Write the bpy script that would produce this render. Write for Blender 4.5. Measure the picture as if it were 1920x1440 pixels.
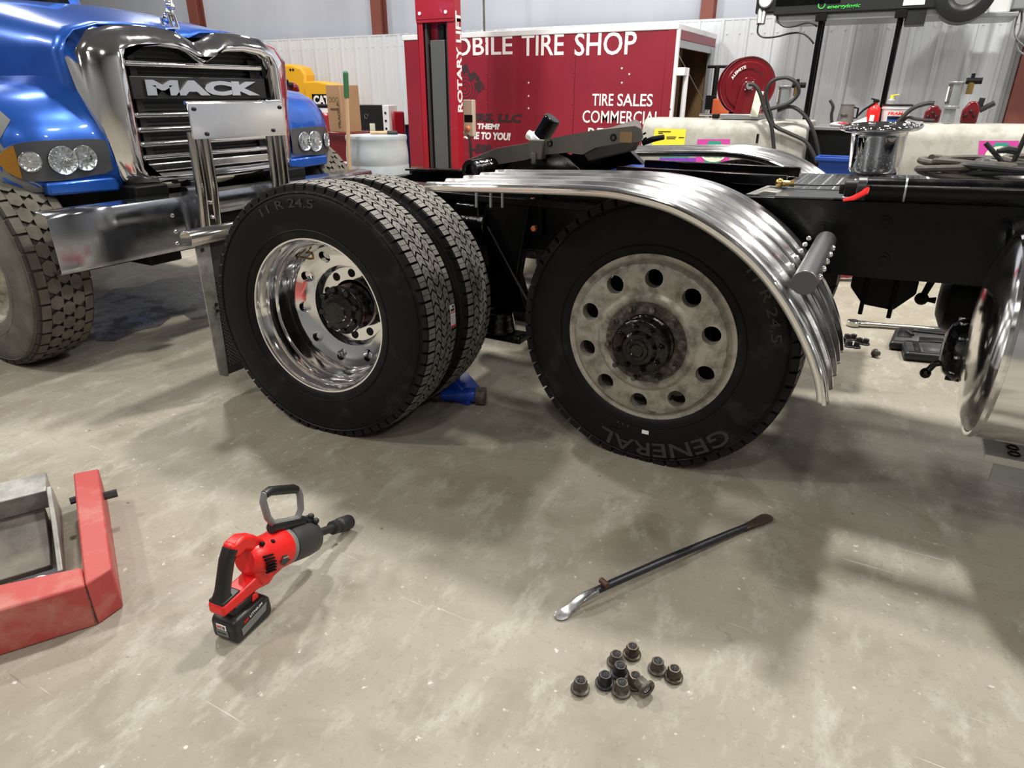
import bpy, bmesh, math, random
from mathutils import Vector, Matrix
random.seed(7)
PI = math.pi
for o in list(bpy.data.objects): bpy.data.objects.remove(o)
C = bpy.context.scene
COL = C.collection

# ------------------------------------------------------------------ camera
def cam_axes(yaw, pitch, roll):
    f = Vector((math.sin(yaw)*math.cos(pitch), math.cos(yaw)*math.cos(pitch), -math.sin(pitch)))
    r = Vector((math.cos(yaw), -math.sin(yaw), 0)); u = r.cross(f)
    return r*math.cos(roll)+u*math.sin(roll), -r*math.sin(roll)+u*math.cos(roll), f
CR, CU, CF = cam_axes(-.5105, .4118, .0032)
CP = Vector((2.0161, -1.9222, 1.3945)); FPX = 1247.05
cd = bpy.data.cameras.new('camera'); cam = bpy.data.objects.new('camera', cd); COL.objects.link(cam)
cam.matrix_world = Matrix(((CR.x, CU.x, -CF.x, CP.x), (CR.y, CU.y, -CF.y, CP.y), (CR.z, CU.z, -CF.z, CP.z), (0, 0, 0, 1)))
cd.sensor_width = 36; cd.lens = 36*FPX/1920; cd.clip_start = .05; cd.clip_end = 100
C.camera = cam
# ------------------------------------------------------------------ world, lamps, exposure
w = bpy.data.worlds.new('world'); C.world = w; w.use_nodes = True
w.node_tree.nodes['Background'].inputs[0].default_value = (.75, .8, .9, 1)
w.node_tree.nodes['Background'].inputs[1].default_value = .12
C.view_settings.view_transform = 'Standard'; C.view_settings.look = 'None'
C.view_settings.exposure = 0; C.view_settings.gamma = 1
LAMPS = [(-9, 6.4, .4), (-4.6, 6.4, .35), (.2, 6.4, .35), (4.6, 6.4, .35), (8.6, 6.4, .35), (-9, 2.6, .9), (-3.6, 2.2, 1.45), (1.0, 3.0, 1.9), (5.0, 2.6, 1.1), (9, 2.4, .7),
         (-8, -3.4, .8), (-2.8, -3.4, .9), (2.2, -4.4, .5), (6.6, -3.4, .5), (-5, -7, .6), (3.5, -7, .4)]
LAMP_W = 215; LAMP_Z = 6.0
def at(x, y, **k):                                     # a point seen at (x, y) on the plane X, Y or Z = value
    d = CR*((x-960)/FPX)-CU*((y-720)/FPX)+CF
    (a, v), = k.items(); i = 'XYZ'.index(a)
    return CP+d*((v-CP[i])/d[i])

# ------------------------------------------------------------------ materials
MATS = {}
def mat(name, c, r=.5, m=0, c2=None, ns=6, mix=(.4, .65), bump=0, bs=40, coat=0, emis=0, trans=0, alpha=1, det=6, r2=None, stretch=None, bump2=None, spec=None):
    mt = bpy.data.materials.new(name); mt.use_nodes = True
    nt = mt.node_tree; N = nt.nodes; L = nt.links; b = N['Principled BSDF']
    I = b.inputs
    I['Base Color'].default_value = (*c, 1); I['Roughness'].default_value = r; I['Metallic'].default_value = m
    if coat: I['Coat Weight'].default_value = coat; I['Coat Roughness'].default_value = .05
    if trans: I['Transmission Weight'].default_value = trans
    if spec is not None: I['Specular IOR Level'].default_value = spec
    if emis: I['Emission Color'].default_value = (*c, 1); I['Emission Strength'].default_value = emis
    tc = N.new('ShaderNodeTexCoord'); mp = N.new('ShaderNodeMapping'); L.new(tc.outputs['Object'], mp.inputs[0])
    if stretch: mp.inputs['Scale'].default_value = stretch
    if c2 or r2 is not None:
        n = N.new('ShaderNodeTexNoise'); n.inputs['Scale'].default_value = ns; n.inputs['Detail'].default_value = det; n.inputs['Roughness'].default_value = .62
        L.new(mp.outputs[0], n.inputs[0])
        mr = N.new('ShaderNodeMapRange'); mr.inputs[1].default_value = mix[0]; mr.inputs[2].default_value = mix[1]
        L.new(n.outputs[0], mr.inputs[0])
        if c2:
            mx = N.new('ShaderNodeMix'); mx.data_type = 'RGBA'; mx.inputs[6].default_value = (*c, 1); mx.inputs[7].default_value = (*c2, 1)
            L.new(mr.outputs[0], mx.inputs[0]); L.new(mx.outputs[2], I['Base Color'])
        if r2 is not None:
            m2 = N.new('ShaderNodeMapRange'); m2.inputs[3].default_value = r; m2.inputs[4].default_value = r2
            L.new(mr.outputs[0], m2.inputs[0]); L.new(m2.outputs[0], I['Roughness'])
    if bump:
        n = N.new('ShaderNodeTexNoise'); n.inputs['Scale'].default_value = bs; n.inputs['Detail'].default_value = 5
        L.new(mp.outputs[0], n.inputs[0])
        bp = N.new('ShaderNodeBump'); bp.inputs['Strength'].default_value = min(1, bump); bp.inputs['Distance'].default_value = .01*max(1, bump)
        L.new(n.outputs[0], bp.inputs['Height']); L.new(bp.outputs[0], I['Normal'])
    MATS[name] = mt
    return mt

chrome = mat('chrome', (.86, .86, .87), .055, 1, r2=.12, ns=14)
chrome_dull = mat('dull_chrome', (.62, .61, .58), .14, 1, c2=(.5, .49, .46), ns=5, r2=.24)
bright_plate = mat('polished_plate', (.86, .86, .87), .09, 1, r2=.2, ns=3)
steel_bumper = mat('bumper_steel', (.48, .5, .56), .13, 1, c2=(.3, .31, .34), ns=4, r2=.28, bump=.02, bs=3)
fender_metal = mat('fender_stainless', (.88, .88, .88), .16, 1, r2=.26, ns=5, bump=.015, bs=4)
alu_worn = mat('worn_aluminium', (.46, .44, .385), .5, .55, c2=(.19, .17, .14), ns=16, mix=(.43, .68), r2=.75, bump=.05, bs=60, det=9)
rust_brown = mat('rusty_steel', (.062, .05, .04), .55, .3, c2=(.2, .185, .16), ns=40, mix=(.45, .7), bump=.08, bs=80)
rubber = mat('tire_rubber', (.007, .0072, .0078), .6, 0, c2=(.012, .012, .0125), ns=5, mix=(.45, .8), bump=.03, bs=140, spec=.25)
letter_rubber = mat('letter_rubber', (.03, .03, .029), .6)
rubber_dusty = mat('scuffed_tire_rubber', (.005, .0052, .0056), .5, 0, c2=(.03, .03, .028), ns=7, mix=(.56, .8), bump=.03, bs=120, spec=.2, det=9)
tread_new = mat('new_tread_rubber', (.21, .2, .18), .75, 0, c2=(.12, .117, .105), ns=25, mix=(.4, .7), bump=.06, bs=160)
tread_worn = mat('worn_tread_rubber', (.028, .028, .027), .6, 0, c2=(.06, .055, .05), ns=12, bump=.04, bs=120)
rubber_mud = mat('dusty_sidewall', (.075, .07, .06), .8, 0, c2=(.15, .14, .118), ns=6, mix=(.38, .7), bump=.06, bs=60, det=9)
tread_mud = mat('dusty_tread', (.14, .125, .1), .85, 0, c2=(.075, .067, .055), ns=11, mix=(.35, .7), bump=.08, bs=70)
groove_mud = mat('dark_groove', (.03, .027, .023), .9)
grease = mat('greasy_black', (.0025, .0025, .0025), .06, 0, r2=.16, ns=22, bump=.45, bs=34, spec=.5)
black_gloss = mat('black_chassis_paint', (.0022, .0022, .0026), .14, 0, r2=.3, ns=9, bump=.07, bs=20, spec=.22)
black_matt = mat('black_matt', (.004, .004, .004), .5, 0, spec=.2)
black_plastic = mat('black_plastic', (.012, .012, .013), .38, 0, bump=.02, bs=200)
dark_grey = mat('dark_grey_rubber', (.035, .036, .036), .5, 0, bump=.03, bs=150)
grey_plastic = mat('grey_plastic', (.19, .195, .19), .45, 0)
mack_blue = mat('metallic_blue_paint', (.014, .095, .46), .3, .45, c2=(.02, .12, .55), ns=2, coat=.8)
grille_black = mat('grille_black', (.008, .008, .009), .5)
lamp_dark = mat('headlight_housing', (.11, .115, .13), .25, .6)
lens_glass = mat('headlight_glass', (.85, .9, .95), .12, 1, bump=.6, bs=55)
amber = mat('amber_lens', (.42, .2, .03), .2, .4, bump=.3, bs=50)
red_paint = mat('red_lift_paint', (.34, .012, .025), .35, 0, c2=(.33, .012, .02), ns=3, coat=.2)
red_trailer = mat('red_trailer_skin', (.27, .016, .03), .38, 0, c2=(.21, .012, .024), ns=1.4, mix=(.3, .75), bump=.01, bs=5)
red_worn = mat('worn_red_paint', (.42, .06, .055), .5, 0, c2=(.46, .2, .16), ns=7, mix=(.5, .72), bump=.06, bs=50, det=9)
red_tool = mat('red_tool_plastic', (.78, .016, .014), .33, 0, bump=.01, bs=100)
red_reel = mat('dark_red_enamel', (.15, .008, .013), .25, 0, coat=.4)
white_text = mat('white_vinyl', (.85, .84, .84), .5)
black_text = mat('black_vinyl', (.035, .02, .025), .55)
green_text = mat('green_vinyl', (.06, .6, .08), .5)
white_paint = mat('white_paint', (.78, .79, .8), .4)
yellow_paint = mat('yellow_machine_paint', (.8, .42, .02), .4)
yellow_paper = mat('yellow_paper', (.85, .76, .05), .6)
pink = mat('pink_sticker', (.62, .06, .36), .5)
teal = mat('teal_sticker', (.03, .32, .22), .5)
purple = mat('purple_sticker', (.22, .05, .42), .5)
cream = mat('cream_sticker', (.8, .82, .66), .5)
cardboard = mat('cardboard', (.38, .23, .12), .75, 0, c2=(.33, .19, .1), ns=3)
ink = mat('box_ink', (.1, .055, .03), .8)
wood = mat('pale_wood', (.55, .38, .22), .6, 0, c2=(.45, .3, .17), ns=9, stretch=(1, 1, .1))
wood_dark = mat('plywood', (.2, .12, .05), .6, 0, c2=(.13, .075, .03), ns=5, stretch=(1, 1, .2))
green_grip = mat('green_rubber', (.03, .13, .05), .5)
blue_plastic = mat('blue_plastic', (.012, .06, .32), .4)
blue_paint = mat('blue_jack_paint', (.01, .05, .38), .3)
drum_white = mat('translucent_drum_plastic', (.36, .41, .46), .4, 0, c2=(.5, .51, .49), ns=3, mix=(.4, .7))
tank_paint = mat('grimy_tank_paint', (.46, .455, .41), .45, 0, c2=(.27, .26, .225), ns=5, mix=(.45, .7), r2=.65, det=10)
grey_metal = mat('grey_galvanised', (.4, .42, .43), .35, .6)
dusty_black = mat('dusty_fifth_wheel', (.05, .046, .04), .6, .2, c2=(.09, .08, .068), ns=5, mix=(.35, .7), bump=.12, bs=24, det=9)
nut_metal = mat('oily_nut_steel', (.06, .05, .043), .38, .7, c2=(.12, .085, .06), ns=60, mix=(.4, .7))
nut_dark = mat('black_nut_steel', (.03, .03, .032), .4, .6)
iron_dark = mat('dark_iron', (.035, .037, .045), .4, .6, c2=(.07, .05, .045), ns=30, mix=(.5, .75), bump=.04, bs=120)
iron_rust = mat('rusty_iron_tip', (.09, .045, .03), .55, .4, c2=(.05, .04, .035), ns=60)
iron_bright = mat('bright_worn_steel', (.5, .5, .5), .28, 1, c2=(.3, .3, .32), ns=60)
socket_metal = mat('black_oxide_socket', (.045, .045, .045), .5, .6)
hose_black = mat('hose_rubber', (.02, .021, .022), .45)
hose_dirty = mat('dirty_hose', (.1, .085, .065), .6, 0, c2=(.05, .045, .04), ns=20)
brass = mat('brass', (.6, .4, .15), .3, 1)
copper = mat('copper_orange_bolt', (.75, .25, .12), .4, .3)
liner_white = mat('white_ribbed_steel', (.6, .63, .67), .45, 0)
upper_white = mat('white_wall_fabric', (.5, .53, .6), .6, 0, c2=(.45, .48, .55), ns=1.2, stretch=(1, 1, .3))
beam_brown = mat('brown_steel_column', (.2, .06, .045), .5)
ceil_m = mat('ceiling_grey', (.2, .2, .21), .7)
hall_m = mat('hall_wall_grey', (.22, .225, .23), .6)
furn_black = mat('heater_black', (.014, .015, .016), .4)
red_lens = mat('red_tail_lens', (.3, .008, .02), .2, coat=.5)
water = mat('clear_bottle', (.75, .8, .78), .1, trans=.6)
grey_flap = mat('grey_flap_steel', (.36, .355, .33), .4, .35, c2=(.22, .215, .2), ns=14)

# grimy soot streaks on the ribbed wall behind the heater belong to the wall itself
def add_soot():
    nt = liner_white.node_tree; N = nt.nodes; L = nt.links; b = N['Principled BSDF']
    tc = N.new('ShaderNodeTexCoord'); mp = N.new('ShaderNodeMapping'); mp.inputs['Scale'].default_value = (9, 9, .35)
    L.new(tc.outputs['Object'], mp.inputs[0])
    n = N.new('ShaderNodeTexNoise'); n.inputs['Scale'].default_value = 1; n.inputs['Detail'].default_value = 5; L.new(mp.outputs[0], n.inputs[0])
    sx = N.new('ShaderNodeSeparateXYZ'); L.new(tc.outputs['Object'], sx.inputs[0])
    a = N.new('ShaderNodeMapRange'); a.inputs[1].default_value = 0; a.inputs[2].default_value = .9; L.new(sx.outputs[0], a.inputs[0])
    a2 = N.new('ShaderNodeMapRange'); a2.inputs[1].default_value = 2.75; a2.inputs[2].default_value = 2.3; L.new(sx.outputs[0], a2.inputs[0])
    z1 = N.new('ShaderNodeMapRange'); z1.inputs[1].default_value = 2.25; z1.inputs[2].default_value = 1.85; L.new(sx.outputs[2], z1.inputs[0])
    def mul(p, q):
        m = N.new('ShaderNodeMath'); m.operation = 'MULTIPLY'; L.new(p, m.inputs[0])
        if isinstance(q, float): m.inputs[1].default_value = q
        else: L.new(q, m.inputs[1])
        return m.outputs[0]
    mr = N.new('ShaderNodeMapRange'); mr.inputs[1].default_value = .35; mr.inputs[2].default_value = .7; L.new(n.outputs[0], mr.inputs[0])
    f = mul(mul(mul(a.outputs[0], a2.outputs[0]), mul(z1.outputs[0], mr.outputs[0])), .75)
    mx = N.new('ShaderNodeMix'); mx.data_type = 'RGBA'; mx.inputs[6].default_value = (.66, .695, .74, 1); mx.inputs[7].default_value = (.16, .155, .15, 1)
    L.new(f, mx.inputs[0]); L.new(mx.outputs[2], b.inputs['Base Color'])
add_soot()

def concrete():
    mt = bpy.data.materials.new('stained_concrete'); mt.use_nodes = True
    nt = mt.node_tree; N = nt.nodes; L = nt.links; b = N['Principled BSDF']
    tc = N.new('ShaderNodeTexCoord')
    def noise(s, d=8, ro=.65, scale=None, rot=0, dist=0):
        n = N.new('ShaderNodeTexNoise'); n.inputs['Scale'].default_value = s; n.inputs['Detail'].default_value = d
        n.inputs['Roughness'].default_value = ro; n.inputs['Distortion'].default_value = dist
        mp = N.new('ShaderNodeMapping'); mp.inputs['Rotation'].default_value = (0, 0, rot)
        if scale: mp.inputs['Scale'].default_value = scale
        L.new(tc.outputs['Object'], mp.inputs[0]); L.new(mp.outputs[0], n.inputs[0])
        return n.outputs[0]
    def ramp(x, a, c):
        r = N.new('ShaderNodeMapRange'); r.inputs[1].default_value = a; r.inputs[2].default_value = c; L.new(x, r.inputs[0]); return r.outputs[0]
    def mix(f, a, c):
        m = N.new('ShaderNodeMix'); m.data_type = 'RGBA'; L.new(f, m.inputs[0])
        for k, v in ((6, a), (7, c)):
            if isinstance(v, tuple): m.inputs[k].default_value = (*v, 1)
            else: L.new(v, m.inputs[k])
        return m.outputs[2]
    col = mix(ramp(noise(1.1, 6), .35, .68), (.262, .238, .188), (.345, .315, .257))
    col = mix(ramp(noise(3.2, 9, dist=.6), .5, .72), col, (.215, .19, .14))
    col = mix(ramp(noise(9, 9, .7, rot=.6, scale=(1, .45, 1)), .52, .74), col, (.44, .42, .365))
    col = mix(ramp(noise(60, 4, .7), .56, .74), col, (.22, .2, .165))
    col = mix(ramp(noise(34, 3, .6), .66, .74), col, (.55, .53, .48))
    # scratches and tyre scuffs
    for ro, sc, c, lo in ((.5, (1.2, 45, 1), (.5, .48, .43), .7), (-.9, (1.5, 55, 1), (.48, .46, .41), .715), (1.4, (2, 38, 1), (.2, .18, .15), .715)):
        col = mix(ramp(noise(1.5, 3, .55, scale=sc, rot=ro), lo, lo+.03), col, c)
    col = mix(ramp(noise(2.2, 7, .7, rot=2), .68, .76), col, (.15, .135, .11))
    v = N.new('ShaderNodeTexVoronoi'); v.inputs['Scale'].default_value = 7; v.inputs['Randomness'].default_value = 1
    L.new(tc.outputs['Object'], v.inputs[0])
    col = mix(ramp(v.outputs[0], .045, .02), col, (.6, .57, .5))
    v2 = N.new('ShaderNodeTexVoronoi'); v2.inputs['Scale'].default_value = 4.3
    mp = N.new('ShaderNodeMapping'); mp.inputs['Location'].default_value = (3.3, 1.7, 0); L.new(tc.outputs['Object'], mp.inputs[0]); L.new(mp.outputs[0], v2.inputs[0])
    col = mix(ramp(v2.outputs[0], .035, .012), col, (.1, .085, .07))
    L.new(col, b.inputs['Base Color'])
    rr = N.new('ShaderNodeMapRange'); rr.inputs[1].default_value = .35; rr.inputs[2].default_value = .7; rr.inputs[3].default_value = .42; rr.inputs[4].default_value = .72
    L.new(noise(2.5, 8), rr.inputs[0]); L.new(rr.outputs[0], b.inputs['Roughness'])
    bp = N.new('ShaderNodeBump'); bp.inputs['Strength'].default_value = .12; bp.inputs['Distance'].default_value = .01
    L.new(noise(70, 6), bp.inputs['Height']); L.new(bp.outputs[0], b.inputs['Normal'])
    b.inputs['Specular IOR Level'].default_value = .4
    return mt
concrete_m = concrete()

def diamond_plate():
    mt = bpy.data.materials.new('diamond_plate'); mt.use_nodes = True
    nt = mt.node_tree; N = nt.nodes; L = nt.links; b = N['Principled BSDF']
    b.inputs['Base Color'].default_value = (.09, .095, .1, 1); b.inputs['Metallic'].default_value = .6; b.inputs['Roughness'].default_value = .33
    return mt
plate_m = diamond_plate()

# ------------------------------------------------------------------ mesh helpers
def frame(o, r, u):
    r = Vector(r).normalized(); u = Vector(u); u = (u-r*u.dot(r)).normalized(); n = r.cross(u); o = Vector(o)
    return Matrix(((r.x, u.x, n.x, o.x), (r.y, u.y, n.y, o.y), (r.z, u.z, n.z, o.z), (0, 0, 0, 1)))
FY = lambda o: frame(o, (1, 0, 0), (0, 0, 1))           # faces the viewer side (-Y)
FX = lambda o: frame(o, (0, 1, 0), (0, 0, 1))           # faces +X
FZ = lambda o: frame(o, (1, 0, 0), (0, 1, 0))           # faces up
class B:
    def __init__(s, M=None): s.v = []; s.f = []; s.M = M or Matrix.Identity(4)
    def add(s, vs, fs, M=None):
        k = len(s.v); T = s.M @ M if M else s.M
        s.v += [T @ Vector(p) for p in vs]; s.f += [tuple(i+k for i in f) for f in fs]; return s
    def box(s, lo, hi, M=None):
        x0, y0, z0 = lo; x1, y1, z1 = hi
        return s.add([(x0, y0, z0), (x1, y0, z0), (x1, y1, z0), (x0, y1, z0), (x0, y0, z1), (x1, y0, z1), (x1, y1, z1), (x0, y1, z1)],
                     [(0, 3, 2, 1), (4, 5, 6, 7), (0, 1, 5, 4), (1, 2, 6, 5), (2, 3, 7, 6), (3, 0, 4, 7)], M)
    def prism(s, pts, z0, z1, M=None):                    # polygon in local xy (counter-clockwise), extruded along z
        n = len(pts)
        return s.add([(x, y, z0) for x, y in pts]+[(x, y, z1) for x, y in pts],
                     [tuple(range(n))[::-1], tuple(range(n, 2*n))]+[(i, (i+1) % n, n+(i+1) % n, n+i) for i in range(n)], M)
    def lathe(s, prof, n=32, M=None, a0=0, a1=2*PI, close=False):   # profile [(r, z)] about local z
        full = abs(a1-a0-2*PI) < 1e-6; m = n if full else n+1; vs = []
        for i in range(m):
            a = a0+(a1-a0)*i/n; c, q = math.cos(a), math.sin(a)
            vs += [(r*c, r*q, z) for r, z in prof]
        k = len(prof); fs = []
        for i in range(n):
            j = (i+1) % m
            for t in range(k-1 if not close else k):
                u = (t+1) % k
                fs.append((i*k+t, j*k+t, j*k+u, i*k+u))
        return s.add(vs, fs, M)
    def cyl(s, p0, p1, r, n=16, r2=None, cap=True):
        p0 = Vector(p0); p1 = Vector(p1); d = p1-p0; h = d.length
        q = d.to_track_quat('Z', 'Y').to_matrix().to_4x4(); T = Matrix.Translation(p0) @ q
        r2 = r if r2 is None else r2
        prof = [(r, 0), (r2, h)]
        if cap: prof = [(1e-4, 0)]+prof+[(1e-4, h)]
        return s.lathe(prof, n, T)
    def tube(s, pts, r, n=8, closed=False, cap=True, flat=1):
        P = [Vector(p) for p in pts]; m = len(P); vs = []; up = None
        for i, p in enumerate(P):
            a = P[(i-1) % m] if (closed or i) else p; b = P[(i+1) % m] if (closed or i < m-1) else p
            t = (b-a).normalized()
            if up is None: up = Vector((0, 0, 1)) if abs(t.z) < .9 else Vector((1, 0, 0))
            x = t.cross(up).normalized(); up = x.cross(t).normalized()
            rr = r[i] if isinstance(r, (list, tuple)) else r
            vs += [p+x*math.cos(2*PI*k/n)*rr+up*math.sin(2*PI*k/n)*rr*flat for k in range(n)]
        fs = []
        for i in range(m if closed else m-1):
            j = (i+1) % m
            fs += [(i*n+k, i*n+(k+1) % n, j*n+(k+1) % n, j*n+k) for k in range(n)]
        if cap and not closed: fs += [tuple(range(n))[::-1], tuple(range((m-1)*n, m*n))]
        return s.add(vs, fs)
    def loft(s, secs, close=False, caps=False):
        k = len(secs[0]); vs = [p for q in secs for p in q]; fs = []
        for i in range(len(secs)-1):
            for t in range(k if close else k-1):
                u = (t+1) % k; fs.append((i*k+t, i*k+u, (i+1)*k+u, (i+1)*k+t))
        if caps: fs += [tuple(range(k))[::-1], tuple(range((len(secs)-1)*k, len(secs)*k))]
        return s.add(vs, fs)
    def sphere(s, c, r, n=12, sc=(1, 1, 1), M=None):
        prof = [(max(1e-4, math.sin(PI*i/n)), -math.cos(PI*i/n)) for i in range(n+1)]
        T = Matrix.Translation(Vector(c)) @ Matrix.Diagonal((r*sc[0], r*sc[1], r*sc[2], 1))
        return s.lathe(prof, n+4, (M @ T) if M else T)
    def go(s, name, m, parent=None, bev=0, smooth=35, seg=2, thick=0, floor=False, sub=0):
        me = bpy.data.meshes.new(name); vs = s.v
        if floor: vs = [Vector((p.x, p.y, max(p.z, .0008))) for p in vs]
        inv = Matrix.Translation(-ORG.get(parent.name, Vector())) if parent is not None else None
        if parent is None:
            cx = sum((p for p in vs), Vector())/len(vs); cx.z = min(p.z for p in vs); loc = cx
        else: loc = ORG.get(parent.name, Vector())
        me.from_pydata([p-loc for p in vs], [], s.f); me.materials.append(m)
        bm = bmesh.new(); bm.from_mesh(me); bmesh.ops.remove_doubles(bm, verts=bm.verts, dist=1e-5)
        bmesh.ops.recalc_face_normals(bm, faces=bm.faces); bm.to_mesh(me); bm.free()
        if smooth: me.shade_smooth(); me.set_sharp_from_angle(angle=math.radians(smooth))
        o = bpy.data.objects.new(name, me); COL.objects.link(o)
        if parent is None: o.location = loc
        else: o.parent = parent
        ORG[o.name] = loc
        if thick: q = o.modifiers.new('solid', 'SOLIDIFY'); q.thickness = thick; q.offset = 0
        if sub: q = o.modifiers.new('sub', 'SUBSURF'); q.levels = sub; q.render_levels = sub
        if bev:
            q = o.modifiers.new('bevel', 'BEVEL'); q.width = bev; q.segments = seg; q.limit_method = 'ANGLE'; q.angle_limit = math.radians(40)
        return o
ORG = {}
# parts are stored relative to their thing's base; sub-parts sit on parts whose own transform is identity
def thing(name, label, cat, loc=(0, 0, 0), group=None, parent=None):
    o = bpy.data.objects.new(name, None); COL.objects.link(o); o.empty_display_size = .1
    if parent is None: o.location = loc; ORG[o.name] = Vector(loc)
    else: o.parent = parent; ORG[o.name] = ORG[parent.name]
    if label: o['label'] = label
    if cat: o['category'] = cat
    if group: o['group'] = group
    return o
def tag(o, label, cat, group=None):
    o['label'] = label; o['category'] = cat
    if group: o['group'] = group
    return o
def struct(o): o['kind'] = 'structure'; return o
def joint(name, parent): return thing(name, None, None, parent=parent)

def text_data(s, ext=.002, bold=0):
    cu = bpy.data.curves.new('t', 'FONT'); cu.body = s; cu.extrude = ext; cu.offset = bold; cu.resolution_u = 3
    o = bpy.data.objects.new('t', cu); me = bpy.data.meshes.new_from_object(o)
    vs = [v.co.copy() for v in me.vertices]; fs = [tuple(p.vertices) for p in me.polygons]
    bpy.data.objects.remove(o); bpy.data.curves.remove(cu); bpy.data.meshes.remove(me)
    return vs, fs
def text(s, M, w, h, m, parent, name='lettering', ext=.003, bold=.01, bend=None, shear=0, add=None):
    vs, fs = text_data(s, 1, bold)                         # w x h in metres, lower left at M's origin
    x0 = min(v.x for v in vs); x1 = max(v.x for v in vs); y0 = min(v.y for v in vs); y1 = max(v.y for v in vs)
    out = []
    for v in vs:
        x = (v.x-x0)/(x1-x0)*w; y = (v.y-y0)/(y1-y0)*h; x += shear*y; z = (v.z+1)*.5*ext
        if bend:                                            # (radius, start angle, +1 over the top / -1 under)
            R, a0, sg = bend
            a = a0-sg*x/R; rr = R+sg*y
            x, y = rr*math.cos(a), rr*math.sin(a)
        out.append((x, y, z))
    b = B(M).add(out, fs)
    return b.go(name, m, parent, smooth=0)

# ------------------------------------------------------------------ setting
struct(B().add([(-16, -9, 0), (11, -9, 0), (11, 7.95, 0), (-16, 7.95, 0)], [(0, 1, 2, 3)]).go('floor', concrete_m, smooth=0))
struct(B().box((-16, -9, 6.6), (11, 7.95, 6.7)).go('ceiling', ceil_m, smooth=0))
struct(B().box((-16, 7.95, 0), (11, 8.1, 6.6)).go('wall_back', upper_white, smooth=0))
struct(B().box((-16.1, -9, 0), (-16, 7.95, 6.6)).go('wall_left', hall_m, smooth=0))
struct(B().box((11, -9, 0), (11.1, 7.95, 6.6)).go('wall_right', hall_m, smooth=0))
struct(B().box((-16, -9.1, 0), (11, -9, 6.6)).go('wall_front', hall_m, smooth=0))
def column(n, x, z0=0, y=7.8, hw=.12, d=.3):
    b = B(); b.box((x-hw, y-.02, z0), (x+hw, y, 6.5)); b.box((x-.02, y, z0), (x+.02, y+d-.16, 6.5)); b.box((x-hw, y+d-.16, z0), (x+hw, y+d-.14, 6.5))
    o = struct(b.go('trim_%d' % n, beam_brown, smooth=0))
column(1, at(706, 30, Y=7.8).x, hw=.1); column(2, at(1326, 20, Y=7.8).x, hw=.08); column(3, at(362, 20, Y=7.8).x, hw=.13)
column(4, at(1935, 190, Y=7.55).x, y=7.56, hw=.2, z0=0)
# ribbed liner: sheets with standing ribs, each a part of the lower wall
lin = struct(B().box((-16, 7.73, 2.25), (3.9, 7.77, 2.275)).go('trim_5', liner_white, smooth=0)); lin['label'] = 'top rail of the ribbed white wall panels'
wl = struct(B().box((-16, 7.70, 0), (3.9, 7.73, .12)).go('baseboard_back', grey_metal, smooth=0))
W = .9144; x = -15.6; sheet_me = None
while x < 3.2:
    b = B(Matrix.Translation((0, 0, 0))); pr = []
    for k in range(3):
        o = k*W/3
        pr += [(o, 0), (o+.012, -.028), (o+.042, -.028), (o+.054, 0), (o+.135, 0), (o+.139, -.004), (o+.155, -.004), (o+.159, 0), (o+.222, 0), (o+.226, -.004), (o+.242, -.004), (o+.246, 0)]
    pr.append((W, 0))
    if sheet_me is None:
        b.loft([[(p, q, 0) for p, q in pr], [(p, q, 2.14) for p, q in pr]])
        for k in range(6): b.cyl((.09+k*W/6, -.008, 1.98), (.09+k*W/6, .002, 1.98), .012, 6)
        so = b.go('wall_sheet', liner_white, wl, smooth=0); sheet_me = so.data
    else:
        so = bpy.data.objects.new('wall_sheet', sheet_me); COL.objects.link(so); so.parent = wl
    so.location = Vector((x, 7.735, .12))
    x += W
# high-bay lamps
WH = ['far row, first from the blue truck side', 'far row, second', 'far row, above the trailer', 'far row, fourth', 'far row, last', 'second row, first', 'second row, above the blue truck', 'second row, above the chassis', 'second row, above the fuel tank', 'second row, last',
      'third row, first', 'third row, second', 'third row, third', 'third row, last', 'nearest row, first', 'nearest row, last']
for i, (lx, ly, k) in enumerate(LAMPS):
    t = thing('ceiling_light', 'round LED high bay lamp under the roof, '+WH[i], 'ceiling light', (lx, ly, LAMP_Z), 'high bay lights under the roof')
    B(Matrix.Translation((lx, ly, LAMP_Z))).lathe([(.3, 0), (.31, .0), (.3, .06), (.12, .1), (.1, .22), (.0001, .22)], 28).go('housing', black_matt, t)
    B().box((lx-.012, ly-.012, LAMP_Z+.2), (lx+.012, ly+.012, 6.6)).go('hanger', grey_metal, t)
    ld = bpy.data.lights.new('lamp', 'AREA'); ld.shape = 'DISK'; ld.size = .5; ld.energy = LAMP_W*k; ld.color = (1, .965, .9)
    lo = bpy.data.objects.new('light_panel', ld); COL.objects.link(lo); lo.parent = t; lo.location = (0, 0, 0)


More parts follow.
